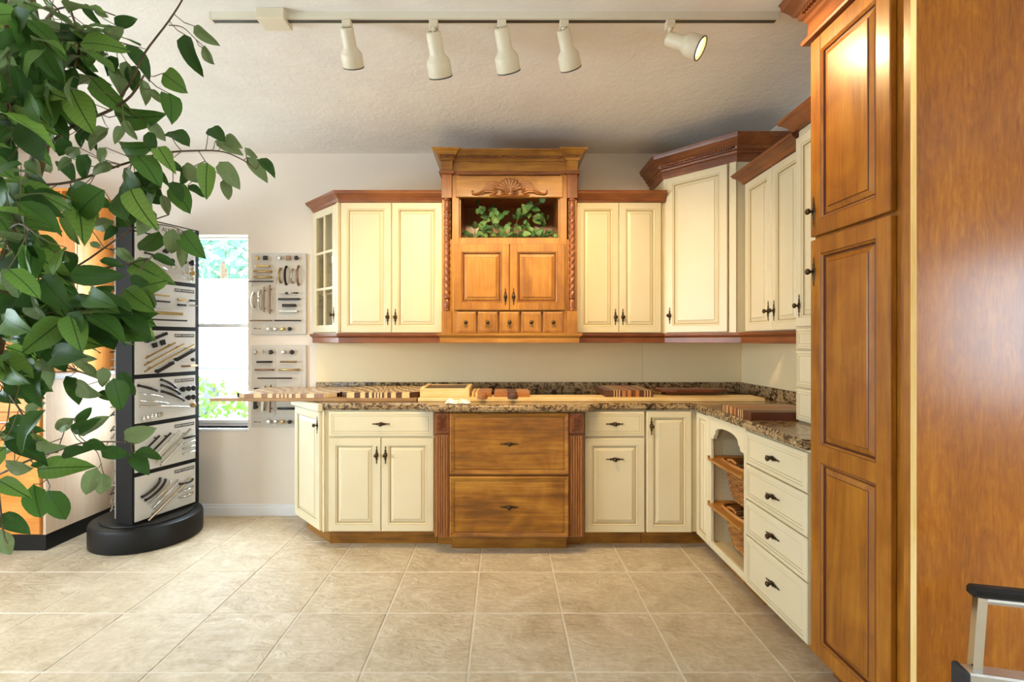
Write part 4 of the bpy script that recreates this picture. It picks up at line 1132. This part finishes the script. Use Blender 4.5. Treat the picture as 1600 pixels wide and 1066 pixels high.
b = MB(); b.box(0, .02, 0, DB, 1.086, 2.345); b.box(W-.02, W, 0, DB, 1.086, 2.345); b.box(.02, W-.02, DB-.012, DB, 1.086, 2.345); b.box(.02, W-.02, 0, DB-.012, 2.325, 2.345); b.box(.02, W-.02, 0, DB-.012, 2.235, 2.25); b.box(.02, W-.02, 0, DB-.012, 1.086, 1.11)
b.build('body', M['orange_v'], c)
for x in (.16, .30, .44, .58, .685): MB().box(x, x+.012, 0, DB-.012, 2.25, 2.325).build('divider', M['orange_v'], c)
MB().box(.02, W-.02, DB-.016, DB-.012, 2.25, 2.325).build('cubby_back', M['dark_inside'], c)
for x in (.003, W/2+.002):
    d = MB().cbox(0, W/2-.005, 0, .018, 0, .86, .002).build('door', M['orange_v'], c, (x, -.02, 1.372))
for x in (.003, W/2+.002): MB().cbox(0, W/2-.005, 0, .018, 0, .255, .002).build('drawer', M['orange_h'], c, (x, -.02, 1.112))

# ------------------------------------------------------------------ folding step stool, lower right
c = thing('step_stool', 'chrome folding step stool with black grip rail before the amber end panel', 'step stool', (1.165, 1.215, 0), R(-14))
SW = .40
for x in (0, SW):
    MB().tube([(x, .02, 0), (x, .0, .475), (x+.012*(1 if x == 0 else -1), .0, .668)], .0145, 4, square=True).build('rear_leg', M['chrome'], c)
    MB().tube([(x, -.30, 0), (x, -.01, .440)], .0135, 4, square=True).build('front_leg', M['chrome'], c)
    MB().lathe([(.016,0),(.02,.003),(.02,.03),(.016,.032)], 10, Matrix.Translation((x, .02, 0))).build('foot', M['rubber'], c)
    MB().lathe([(.016,0),(.02,.003),(.02,.03),(.016,.032)], 10, Matrix.Translation((x, -.30, 0))).build('foot', M['rubber'], c)
MB().tube([(.005, 0, .662), (SW-.005, 0, .662)], .0105, 6).build('top_rail', M['chrome'], c)
MB().cbox(-.012, SW+.012, -.016, .016, .668, .695, .007).build('grip', M['black'], c)
MB().cbox(-.026, SW+.026, -.026, .020, .432, .488, .004).build('platform', M['silver'], c)
MB().cbox(-.038, -.022, -.029, .023, .429, .491, .004).build('corner_cap', M['rubber'], c); MB().cbox(SW+.022, SW+.038, -.029, .023, .429, .491, .004).build('corner_cap', M['rubber'], c)
MB().cbox(.01, SW-.01, -.27, -.12, .225, .245, .004).build('step', M['silver'], c)

# ------------------------------------------------------------------ plants
def leaf_mesh(name, mat, wid=.26, fold=.10, curl=.18, tip=1.0, seed=0, ns=7):
    """leaf of unit length along +y, upper side +z"""
    b = MB(); vs = []; fs = []
    for i in range(ns+1):
        t = i/ns
        w = wid*(math.sin(PI*min(1, t**.74))**.62)*(1-.12*t) if 0 < t < 1 else .004
        if t > .84: w *= .45+.55*(1-t)/.16
        z = -curl*t*t + .05*math.sin(t*PI)
        sw = .02*math.sin(t*4+seed)
        for s in (-1, -.5, 0, .5, 1):
            vs.append((w*s+sw*t, t, z+abs(s)*fold*w*2.2-(.03*math.sin(t*9+seed+s*2)*abs(s))))
    for i in range(ns):
        for k in range(4): fs.append((i*5+k, i*5+k+1, i*5+5+k+1, i*5+5+k))
    b.v = vs; b.f = fs; b.m = [0]*len(fs)
    me = bpy.data.meshes.new(name); me.from_pydata(vs, [], fs); me.materials.append(mat)
    me.polygons.foreach_set('use_smooth', [True]*len(me.polygons)); return me
FIC = [leaf_mesh('leaf', M['leaf'], .29, .12, .16, seed=0), leaf_mesh('leaf', M['leaf'], .26, .16, .30, seed=2), leaf_mesh('leaf', M['leaf'], .31, .07, .08, seed=4), leaf_mesh('leaf', M['leaf'], .24, .22, .22, seed=1)]
IVY = [leaf_mesh('leaf', M['vine'], .40, .10, .12, seed=0, ns=5), leaf_mesh('leaf', M['vine'], .36, .16, .25, seed=3, ns=5)]
def frame_from(y, n):
    y = y.normalized(); x = y.cross(n)
    if x.length < 1e-4: x = y.cross(Vector((1,0,0)))
    x.normalize(); z = x.cross(y)
    return Matrix((x, y, z)).transposed()

rnd = random.Random(5)
root_p = P(-165, 1400, 1.38); root_p.z = 0
tree = thing('ficus_tree', 'tall artificial ficus tree with glossy green leaves at the left', 'potted tree', (root_p.x, 1.38, 0))
O = Vector(tree.location)
pot = MB().lathe([(.13,0),(.145,.01),(.165,.20),(.175,.255),(.185,.262),(.185,.285),(.165,.285),(.160,.25),(0,.245)], 32)
pot.build('pot', M['ceramic'], tree, smooth=True, ang=35)
MB().lathe([(.159,.246),(.10,.256),(0,.262)], 20).build('soil', M['soil'], tree)
def W2L(p): return p-O
branches = []
def branch(pts, r0, r1, name='branch', n=7):
    r0 *= .6; r1 = r1*.7
    ps = [P(*q) for q in pts]; m = []
    # smooth the polyline
    for i in range(len(ps)-1):
        p0, p1, p2, p3 = ps[max(i-1,0)], ps[i], ps[i+1], ps[min(i+2, len(ps)-1)]
        for k in range(4):
            t = k/4
            m.append(.5*((2*p1)+(p2-p0)*t+(2*p0-5*p1+4*p2-p3)*t*t+(3*p1-p0-3*p2+p3)*t*t*t))
    m.append(ps[-1])
    rr = [r0+(r1-r0)*k/(len(m)-1) for k in range(len(m))]
    b = MB().tube([W2L(p) for p in m], rr, n)
    b.build(name, M['bark'], tree, smooth=True, ang=70)
    branches.extend(m)
tb = P(0, 480, 1.36)
b = MB(); pts = [Vector((root_p.x, 1.38, .25)), Vector((root_p.x+.03, 1.37, .6)), P(-45, 760, 1.37), P(-2, 500, 1.36), P(18, 400, 1.35), P(42, 310, 1.34), P(64, 235, 1.33), P(72, 170, 1.33), P(60, 60, 1.33), P(40,-60,1.34), P(30,-180,1.36)]
b.tube([W2L(p) for p in pts], [.024,.023,.022,.021,.020,.018,.017,.013,.010,.007,.004], 10)
b.build('trunk', M['bark'], tree, smooth=True, ang=70); branches += pts
pts = [Vector((root_p.x-.03, 1.42, .25)), P(-110, 800, 1.45), P(-30, 520, 1.46), P(-10, 300, 1.45), P(15, 120, 1.42), P(5, -60, 1.42)]
b = MB().tube([W2L(p) for p in pts], [.018,.017,.015,.012,.008,.004], 9); b.build('trunk', M['bark'], tree, smooth=True, ang=70); branches += pts
branch([(64,240,1.33),(110,200,1.28),(172,173,1.24),(205,150,1.22),(225,118,1.21)], .008, .003)
branch([(172,173,1.24),(205,128,1.22),(225,85,1.20),(264,33,1.19),(288,-6,1.18),(300,-40,1.18)], .005, .002)
branch([(264,40,1.19),(285,43,1.18),(306,62,1.18),(325,80,1.17)], .002, .0012)
branch([(50,290,1.34),(110,285,1.32),(190,258,1.30),(255,240,1.28),(310,236,1.27),(350,238,1.26),(382,252,1.26),(400,265,1.26)], .006, .0015)
branch([(310,236,1.27),(325,258,1.26),(345,275,1.26)], .002, .001)
branch([(10,430,1.35),(60,440,1.3),(120,417,1.26),(206,359,1.24),(264,336,1.23)], .006, .002)
branch([(230,350,1.235),(270,355,1.23),(300,370,1.23)], .0022, .001)
branch([(40,450,1.3),(124,427,1.26),(198,413,1.25),(231,404,1.24)], .005, .002)
branch([(-20,745,1.37),(0,741,1.33),(47,719,1.26),(90,705,1.22),(129,693,1.20),(181,691,1.19),(210,694,1.18)], .006, .002)
branch([(129,693,1.20),(150,705,1.19),(158,725,1.19)], .002, .001)
branch([(47,719,1.26),(70,745,1.24),(78,760,1.23)], .0025, .001)
branch([(90,705,1.22),(105,665,1.22),(118,655,1.22)], .0022, .001)
branch([(66,210,1.33),(95,165,1.27),(115,110,1.22),(124,66,1.20),(109,12,1.18),(95,-30,1.18)], .006, .003)
branch([(5,470,1.36),(60,480,1.27),(120,480,1.22),(190,500,1.19),(235,525,1.18)], .006, .002)
branch([(0,520,1.36),(60,560,1.28),(120,580,1.24),(170,600,1.22),(195,622,1.21)], .005, .0015)
branch([(120,66,1.2),(160,60,1.2),(200,70,1.19),(230,78,1.18)], .003, .001)
branch([(64,236,1.33),(30,200,1.20),(10,150,1.12)], .007, .003)
branch([(20,400,1.35),(10,370,1.20),(30,350,1.10),(60,370,1.05)], .006, .002)
branch([(-10,560,1.36),(5,600,1.22),(30,640,1.14),(60,690,1.12)], .005, .002)
branch([(-15,640,1.36),(-5,740,1.22),(5,830,1.15),(12,850,1.13)], .005, .0015)
branch([(60,60,1.33),(80,20,1.26),(130,10,1.2),(180,25,1.18)], .005, .002)

leaves = []      # (base, direction, length, normal, key)
def leaf_px(u0, v0, u1, v1, Y, dY=0.0, roll=0.0):
    a = P(u0, v0, Y); b_ = P(u1, v1, Y+dY)
    view = (a-Vector((0,0,CH))).normalized()
    n = -view; d = (b_-a)
    n = Matrix.Rotation(roll, 3, d.normalized()) @ n
    leaves.append((a, d, d.length, n))
S1 = 2.4227
L1 = [(735,100,815,175),(700,132,738,280),(765,180,808,243),(480,170,575,290),(618,278,705,345),(640,355,655,458),(570,338,628,402),(535,300,560,402),(640,500,718,545),
 (790,488,852,530),(815,535,920,585),(858,512,912,562),(928,560,975,605),(935,597,1015,690),(985,603,1037,660),(785,618,775,742),(830,615,907,714),(850,678,866,762),
 (690,630,772,690),(620,608,700,650),(710,703,777,745),(655,698,720,805),(520,592,605,692),(440,440,605,452),(560,462,628,535),(563,500,583,582),(470,455,508,530),(460,558,562,572),
 (465,480,430,542),(412,488,322,560),(525,768,445,868),(565,785,530,892),(605,880,530,965),(655,868,645,975),(690,880,766,975),(690,930,688,1012),(575,970,668,1003),(378,988,475,1008),
 (445,938,508,1005),(500,1000,636,1066),(612,738,640,818),(392,720,270,832),(430,838,332,868),(435,95,515,72),(405,150,462,105),(355,32,412,70),(390,190,300,140),(322,15,372,98),(478,232,488,330),
 (350,300,470,432),(425,250,470,362),(512,250,495,345),(340,920,385,935),(440,860,395,905),(300,560,240,600),(310,500,300,560),(330,585,300,680),(430,630,330,650),(470,640,540,735),(540,590,540,650),(445,220,400,290),(400,560,370,620),
 (270,600,215,640),(250,520,225,595),(205,350,320,480),(250,380,365,420),(600,690,560,720),(560,640,640,690),(700,640,690,700),(650,690,690,760),(600,560,650,640)]
for (a, b_, c_, d_) in L1:
    Y = 1.24 if a > 400 else 1.2
    leaf_px(a/S1, b_/S1, c_/S1, d_/S1, Y+rnd.uniform(-.035,.035), rnd.uniform(-.03,.03), rnd.uniform(-.75,.75))
S2 = 2.318
L2 = [(450,595,562,555),(488,640,588,662),(482,648,536,722),(365,640,472,652),(300,612,388,628),(350,698,300,808),(375,718,368,808),(138,705,312,690),(268,520,188,572),(273,535,338,480),(285,582,390,508),
 (258,562,355,530),(130,610,228,632),(225,650,310,630),(110,692,168,682),(122,758,145,897),(172,782,246,898),(20,690,112,702),(-5,745,95,800),(-5,870,102,932),(8,920,26,1026),(372,335,375,408),
 (238,368,296,472),(278,393,352,442),(355,425,422,455),(440,350,478,440),(410,375,442,492),(170,268,242,345),(200,300,130,330),(130,312,200,402),(30,400,148,398),(-5,325,105,335),(180,112,292,128),
 (335,70,412,45),(440,70,560,110),(480,55,600,20),(420,110,550,150),(400,140,560,175),(430,150,565,215),(380,180,540,235),(300,160,440,210),(240,230,360,250),(250,290,345,310),(310,320,360,380),(60,420,160,440),
 (-5,430,50,460),(90,500,160,460),(30,520,120,540),(20,560,110,590),(330,190,420,260),(350,140,470,140),(200,170,320,185),(160,200,250,230),(100,190,200,170),(60,150,160,130),(470,10,540,35),(500,30,560,110),(430,100,520,60)]
for (a, b_, c_, d_) in L2:
    Y = 1.19
    leaf_px(a/S2, 430+b_/S2, c_/S2, 430+d_/S2, Y+rnd.uniform(-.03,.03), rnd.uniform(-.03,.03), rnd.uniform(-.7,.7))
# dense crown: clusters (u, v, spread u, spread v, count, depth range)
for (u, v, su, sv, n, y0, y1) in ((35,60,48,55,40,1.05,1.5),(105,60,45,45,20,1.1,1.35),(20,170,35,60,26,1.05,1.5),(85,150,35,45,18,1.15,1.4),(25,300,35,60,30,1.05,1.5),(125,325,30,20,4,1.15,1.35),
     (25,400,35,50,26,1.05,1.5),(85,420,40,35,14,1.1,1.4),(40,490,50,40,28,1.08,1.45),(130,485,45,25,16,1.1,1.3),(30,570,40,40,12,1.1,1.4),(20,680,25,40,8,1.1,1.35),(205,290,35,18,5,1.18,1.3),
     (10,-40,70,40,16,1.1,1.5),(-40,200,25,200,18,1.1,1.5),(-40,500,25,150,10,1.1,1.5)):
    for _ in range(int(n*1.35)):
        a = P(rnd.gauss(u, su*.55), rnd.gauss(v, sv*.55), rnd.uniform(y0, y1))
        d = Vector((rnd.uniform(-.5,1.0), rnd.uniform(-.6,.45), rnd.uniform(-1.0,.15))).normalized()
        L = rnd.uniform(.075,.122)
        n_ = Vector((rnd.uniform(-.6,.6), rnd.uniform(-1.0,-.1), rnd.uniform(-.1,1.0)))
        leaves.append((a, d*L, L, n_))
# petioles to the nearest branch
tw = MB(); cand = branches
for (a, d, L, n_) in leaves:
    q = min(cand, key=lambda p: (p-a).length_squared)
    if (q-a).length < .14:
        mid = (a+q)/2+Vector((0,0,-.006))
        tw.tube([W2L(q), W2L(mid), W2L(a), W2L(a+d*.04)], [.0013,.0012,.0010,.0008], 4)
o = tw.build('twigs', M['twig'], tree); o['kind'] = 'stuff'
def area(t): return t[2]/t[0].y if -40 < (CU+F*t[0].x/t[0].y) < 1700 else 0
order = sorted(leaves, key=area, reverse=True)
rest = MB()
for k, (a, d, L, n_) in enumerate(order):
    me = FIC[k % 4]; Rm = frame_from(d, n_).to_4x4()
    if k < 300:
        o = link('leaf', me, tree)
        o.matrix_basis = Matrix.Translation(W2L(a)) @ Rm @ Matrix.Scale(L, 4)
    else:
        Mx = Matrix.Translation(W2L(a)) @ Rm @ Matrix.Scale(L, 4)
        rest.add([v.co for v in me.vertices], [tuple(p.vertices) for p in me.polygons], 0, Mx)
if rest.v:
    o = rest.build('foliage', M['leaf'], tree); o['kind'] = 'stuff'

# trailing ivy in the hutch niche
c = thing('ivy_garland', 'artificial ivy garland lying in the open niche of the hutch', 'ivy', (HX, YH+.15, 1.9725))
O2 = Vector(c.location)
s = F/3.33
def N2(x, y, dy=0):   # niche crop pixel -> local
    u = 700+x/8; v = 265+y/8; Yq = 3.34+dy
    return P(u, v, Yq)-O2
stems = [[(180,850),(300,830),(480,840),(700,845),(950,840),(1200,845),(1380,840)], [(500,840),(460,700),(420,560),(380,440)], [(700,840),(640,700),(560,560),(520,500)], [(820,840),(860,650),(930,560),(1000,480),(1150,420)], [(950,840),(1000,700),(1020,580),(1160,620),(1230,680)], [(330,840),(340,740),(335,660)]]
for st in stems:
    MB().tube([N2(x, y, .02*math.sin(x)) for x, y in st], .0022, 5).build('stem', M['twig'], c, smooth=True)
IV = [(180,820,240,790),(240,800,260,850),(330,750,335,655),(350,820,430,835),(340,850,420,820),(440,790,520,830),(400,720,470,680),(420,600,460,560),(480,640,440,580),(520,560,580,510),(500,520,560,480),(440,520,400,490),(470,520,420,510),(390,440,370,400),(380,560,370,530),
      (520,600,600,540),(560,680,620,600),(640,640,690,570),(600,640,660,580),(700,580,750,540),(530,740,560,700),(560,780,500,740),(480,700,420,680),(600,820,560,850),(650,760,700,800),(740,700,780,660),(770,760,720,720),(760,830,800,790),(830,800,780,840),(860,720,900,780),(880,790,960,840),(930,820,1000,830),
      (850,620,820,580),(880,590,900,550),(920,580,960,560),(900,560,870,610),(960,500,930,470),(980,480,1020,460),(1040,500,1140,505),(1000,540,1010,590),(1060,590,1180,640),(1120,600,1200,620),(1180,640,1200,690),(1160,400,1130,430),(960,690,970,640),(1060,760,1080,800),(1060,780,1020,750),(1100,790,1130,810),(1160,820,1190,850),(1210,800,1260,790),(1220,810,1250,840),(1340,800,1380,790),(1340,820,1330,855),(1080,830,1040,850),(680,840,740,850),(500,830,440,850),(280,800,300,850),(820,700,880,700),(700,720,760,760),(450,640,500,610),(620,700,560,660)]
for _ in range(60):
    st = rnd.choice(stems[:5] if rnd.random() < .6 else stems[:1]); i_ = rnd.randrange(len(st)-1); t_ = rnd.random()
    bx = st[i_][0]+(st[i_+1][0]-st[i_][0])*t_+rnd.gauss(0,25); by = min(852, st[i_][1]+(st[i_+1][1]-st[i_][1])*t_+rnd.gauss(-15,25))
    th = rnd.uniform(0, 2*PI); IV.append((bx, by, bx+60*math.cos(th), by-45*abs(math.sin(th))))
for k, (x0, y0, x1, y1) in enumerate(IV):
    a = N2(x0, y0, rnd.uniform(-.06,.05)); q = N2(x1, y1, 0); q.y = a.y+rnd.uniform(-.03,.01); d = q-a
    L = max(d.length, .028)*rnd.uniform(1.15,1.4)
    lf = link('leaf', IVY[k % 2], c)
    n_ = Vector((rnd.uniform(-.5,.5), -1, rnd.uniform(-.1,.8)))
    a.z = max(a.z, .012)
    if a.z+d.normalized().z*L < .004: d.z = max(d.z, 0)
    lf.matrix_basis = Matrix.Translation(a) @ frame_from(d, n_).to_4x4() @ Matrix.Scale(L, 4)

# ------------------------------------------------------------------ outside the back window
g = MB().box(-30, 20, YB+.2, 45, -.3, -.15).build('ground', M['asphalt']); g['kind'] = 'structure'
g2 = MB().box(-30, 20, -30, YF-.2, -.3, -.15).build('ground_front', M['asphalt']); g2['kind'] = 'structure'
hb = MB(); hr = random.Random(8)
hmesh = leaf_mesh('leaf', M['hedge'], .3, .1, .1, ns=2)
hv = [v.co.copy() for v in hmesh.vertices]; hf = [tuple(p.vertices) for p in hmesh.polygons]
for _ in range(1500):
    x = hr.uniform(-5.2,-2.2); y = hr.uniform(5.2,5.8); z = hr.uniform(.0,.80)+.07*math.sin(x*5)
    d = Vector((hr.gauss(0,1), hr.gauss(0,1), hr.gauss(.2,1))).normalized()
    hb.add(hv, hf, 0, Matrix.Translation((x,y,z)) @ frame_from(d, Vector((hr.gauss(0,.5), -1, .6))).to_4x4() @ Matrix.Scale(hr.uniform(.06,.11), 4))
o = hb.build('hedge', M['hedge']); tag(o, 'sunlit green hedge outside the window', 'hedge', kind='stuff')
vn = thing('box_van', 'white box van parked outside the window', 'van', (-7.6, 9.2, -.15))
MB().cbox(0, 5.2, 0, 2.0, .95, 2.62, .04).build('cargo_body', M['vanwhite'], vn)
MB().cbox(.1, 5.1, .1, 1.9, .62, .93, .03).build('chassis', M['silver'], vn)
MB().cbox(-1.5, -.05, .1, 1.9, .55, 2.05, .15).build('cab', M['vanwhite'], vn)
for x in (.5, 1.75, 4.2):
    wl_ = MB().lathe([(0,0),(.2,0),(.24,.02),(.36,.02),(.38,.05),(.38,.2),(.36,.23),(0,.23)], 24, Matrix.Translation((x, .02, .38)) @ Matrix.Rotation(R(-90),4,'X')).build('wheel', M['rubber'], vn, smooth=True, ang=35)
    MB().lathe([(.19,0),(.17,-.02),(.06,-.03),(0,-.03)], 20, Matrix.Translation((x, .02, .38)) @ Matrix.Rotation(R(-90),4,'X')).build('hub', M['silver'], vn, smooth=True)
def out_tree(x, y, z, r, label, n, seed):
    t = thing('street_tree', label, 'tree', (x, y, -.15))
    MB().tube([(0,0,0),(.1,0,z*.5),(0,.1,z)], [.22,.18,.1], 8).build('trunk', M['bark'], t, smooth=True)
    b = MB(); q = random.Random(seed)
    for _ in range(n):
        d = Vector((q.gauss(0,1), q.gauss(0,1), q.gauss(0,1))).normalized()*r*(q.random()**.4)
        e = Vector((q.gauss(0,1), q.gauss(0,1), q.gauss(0,1))).normalized()
        b.add(hv, hf, 0, Matrix.Translation(Vector((d.x, d.y, z+.15+d.z*.85))) @ frame_from(e, Vector((q.gauss(0,.5), -1, .6))).to_4x4() @ Matrix.Scale(q.uniform(.25,.5), 4))
    o = b.build('crown', M['tree'], t); o['kind'] = 'stuff'
out_tree(-9.8, 17, 4.6, 3.3, 'pale green leafy street tree behind the white van', 2000, 1)
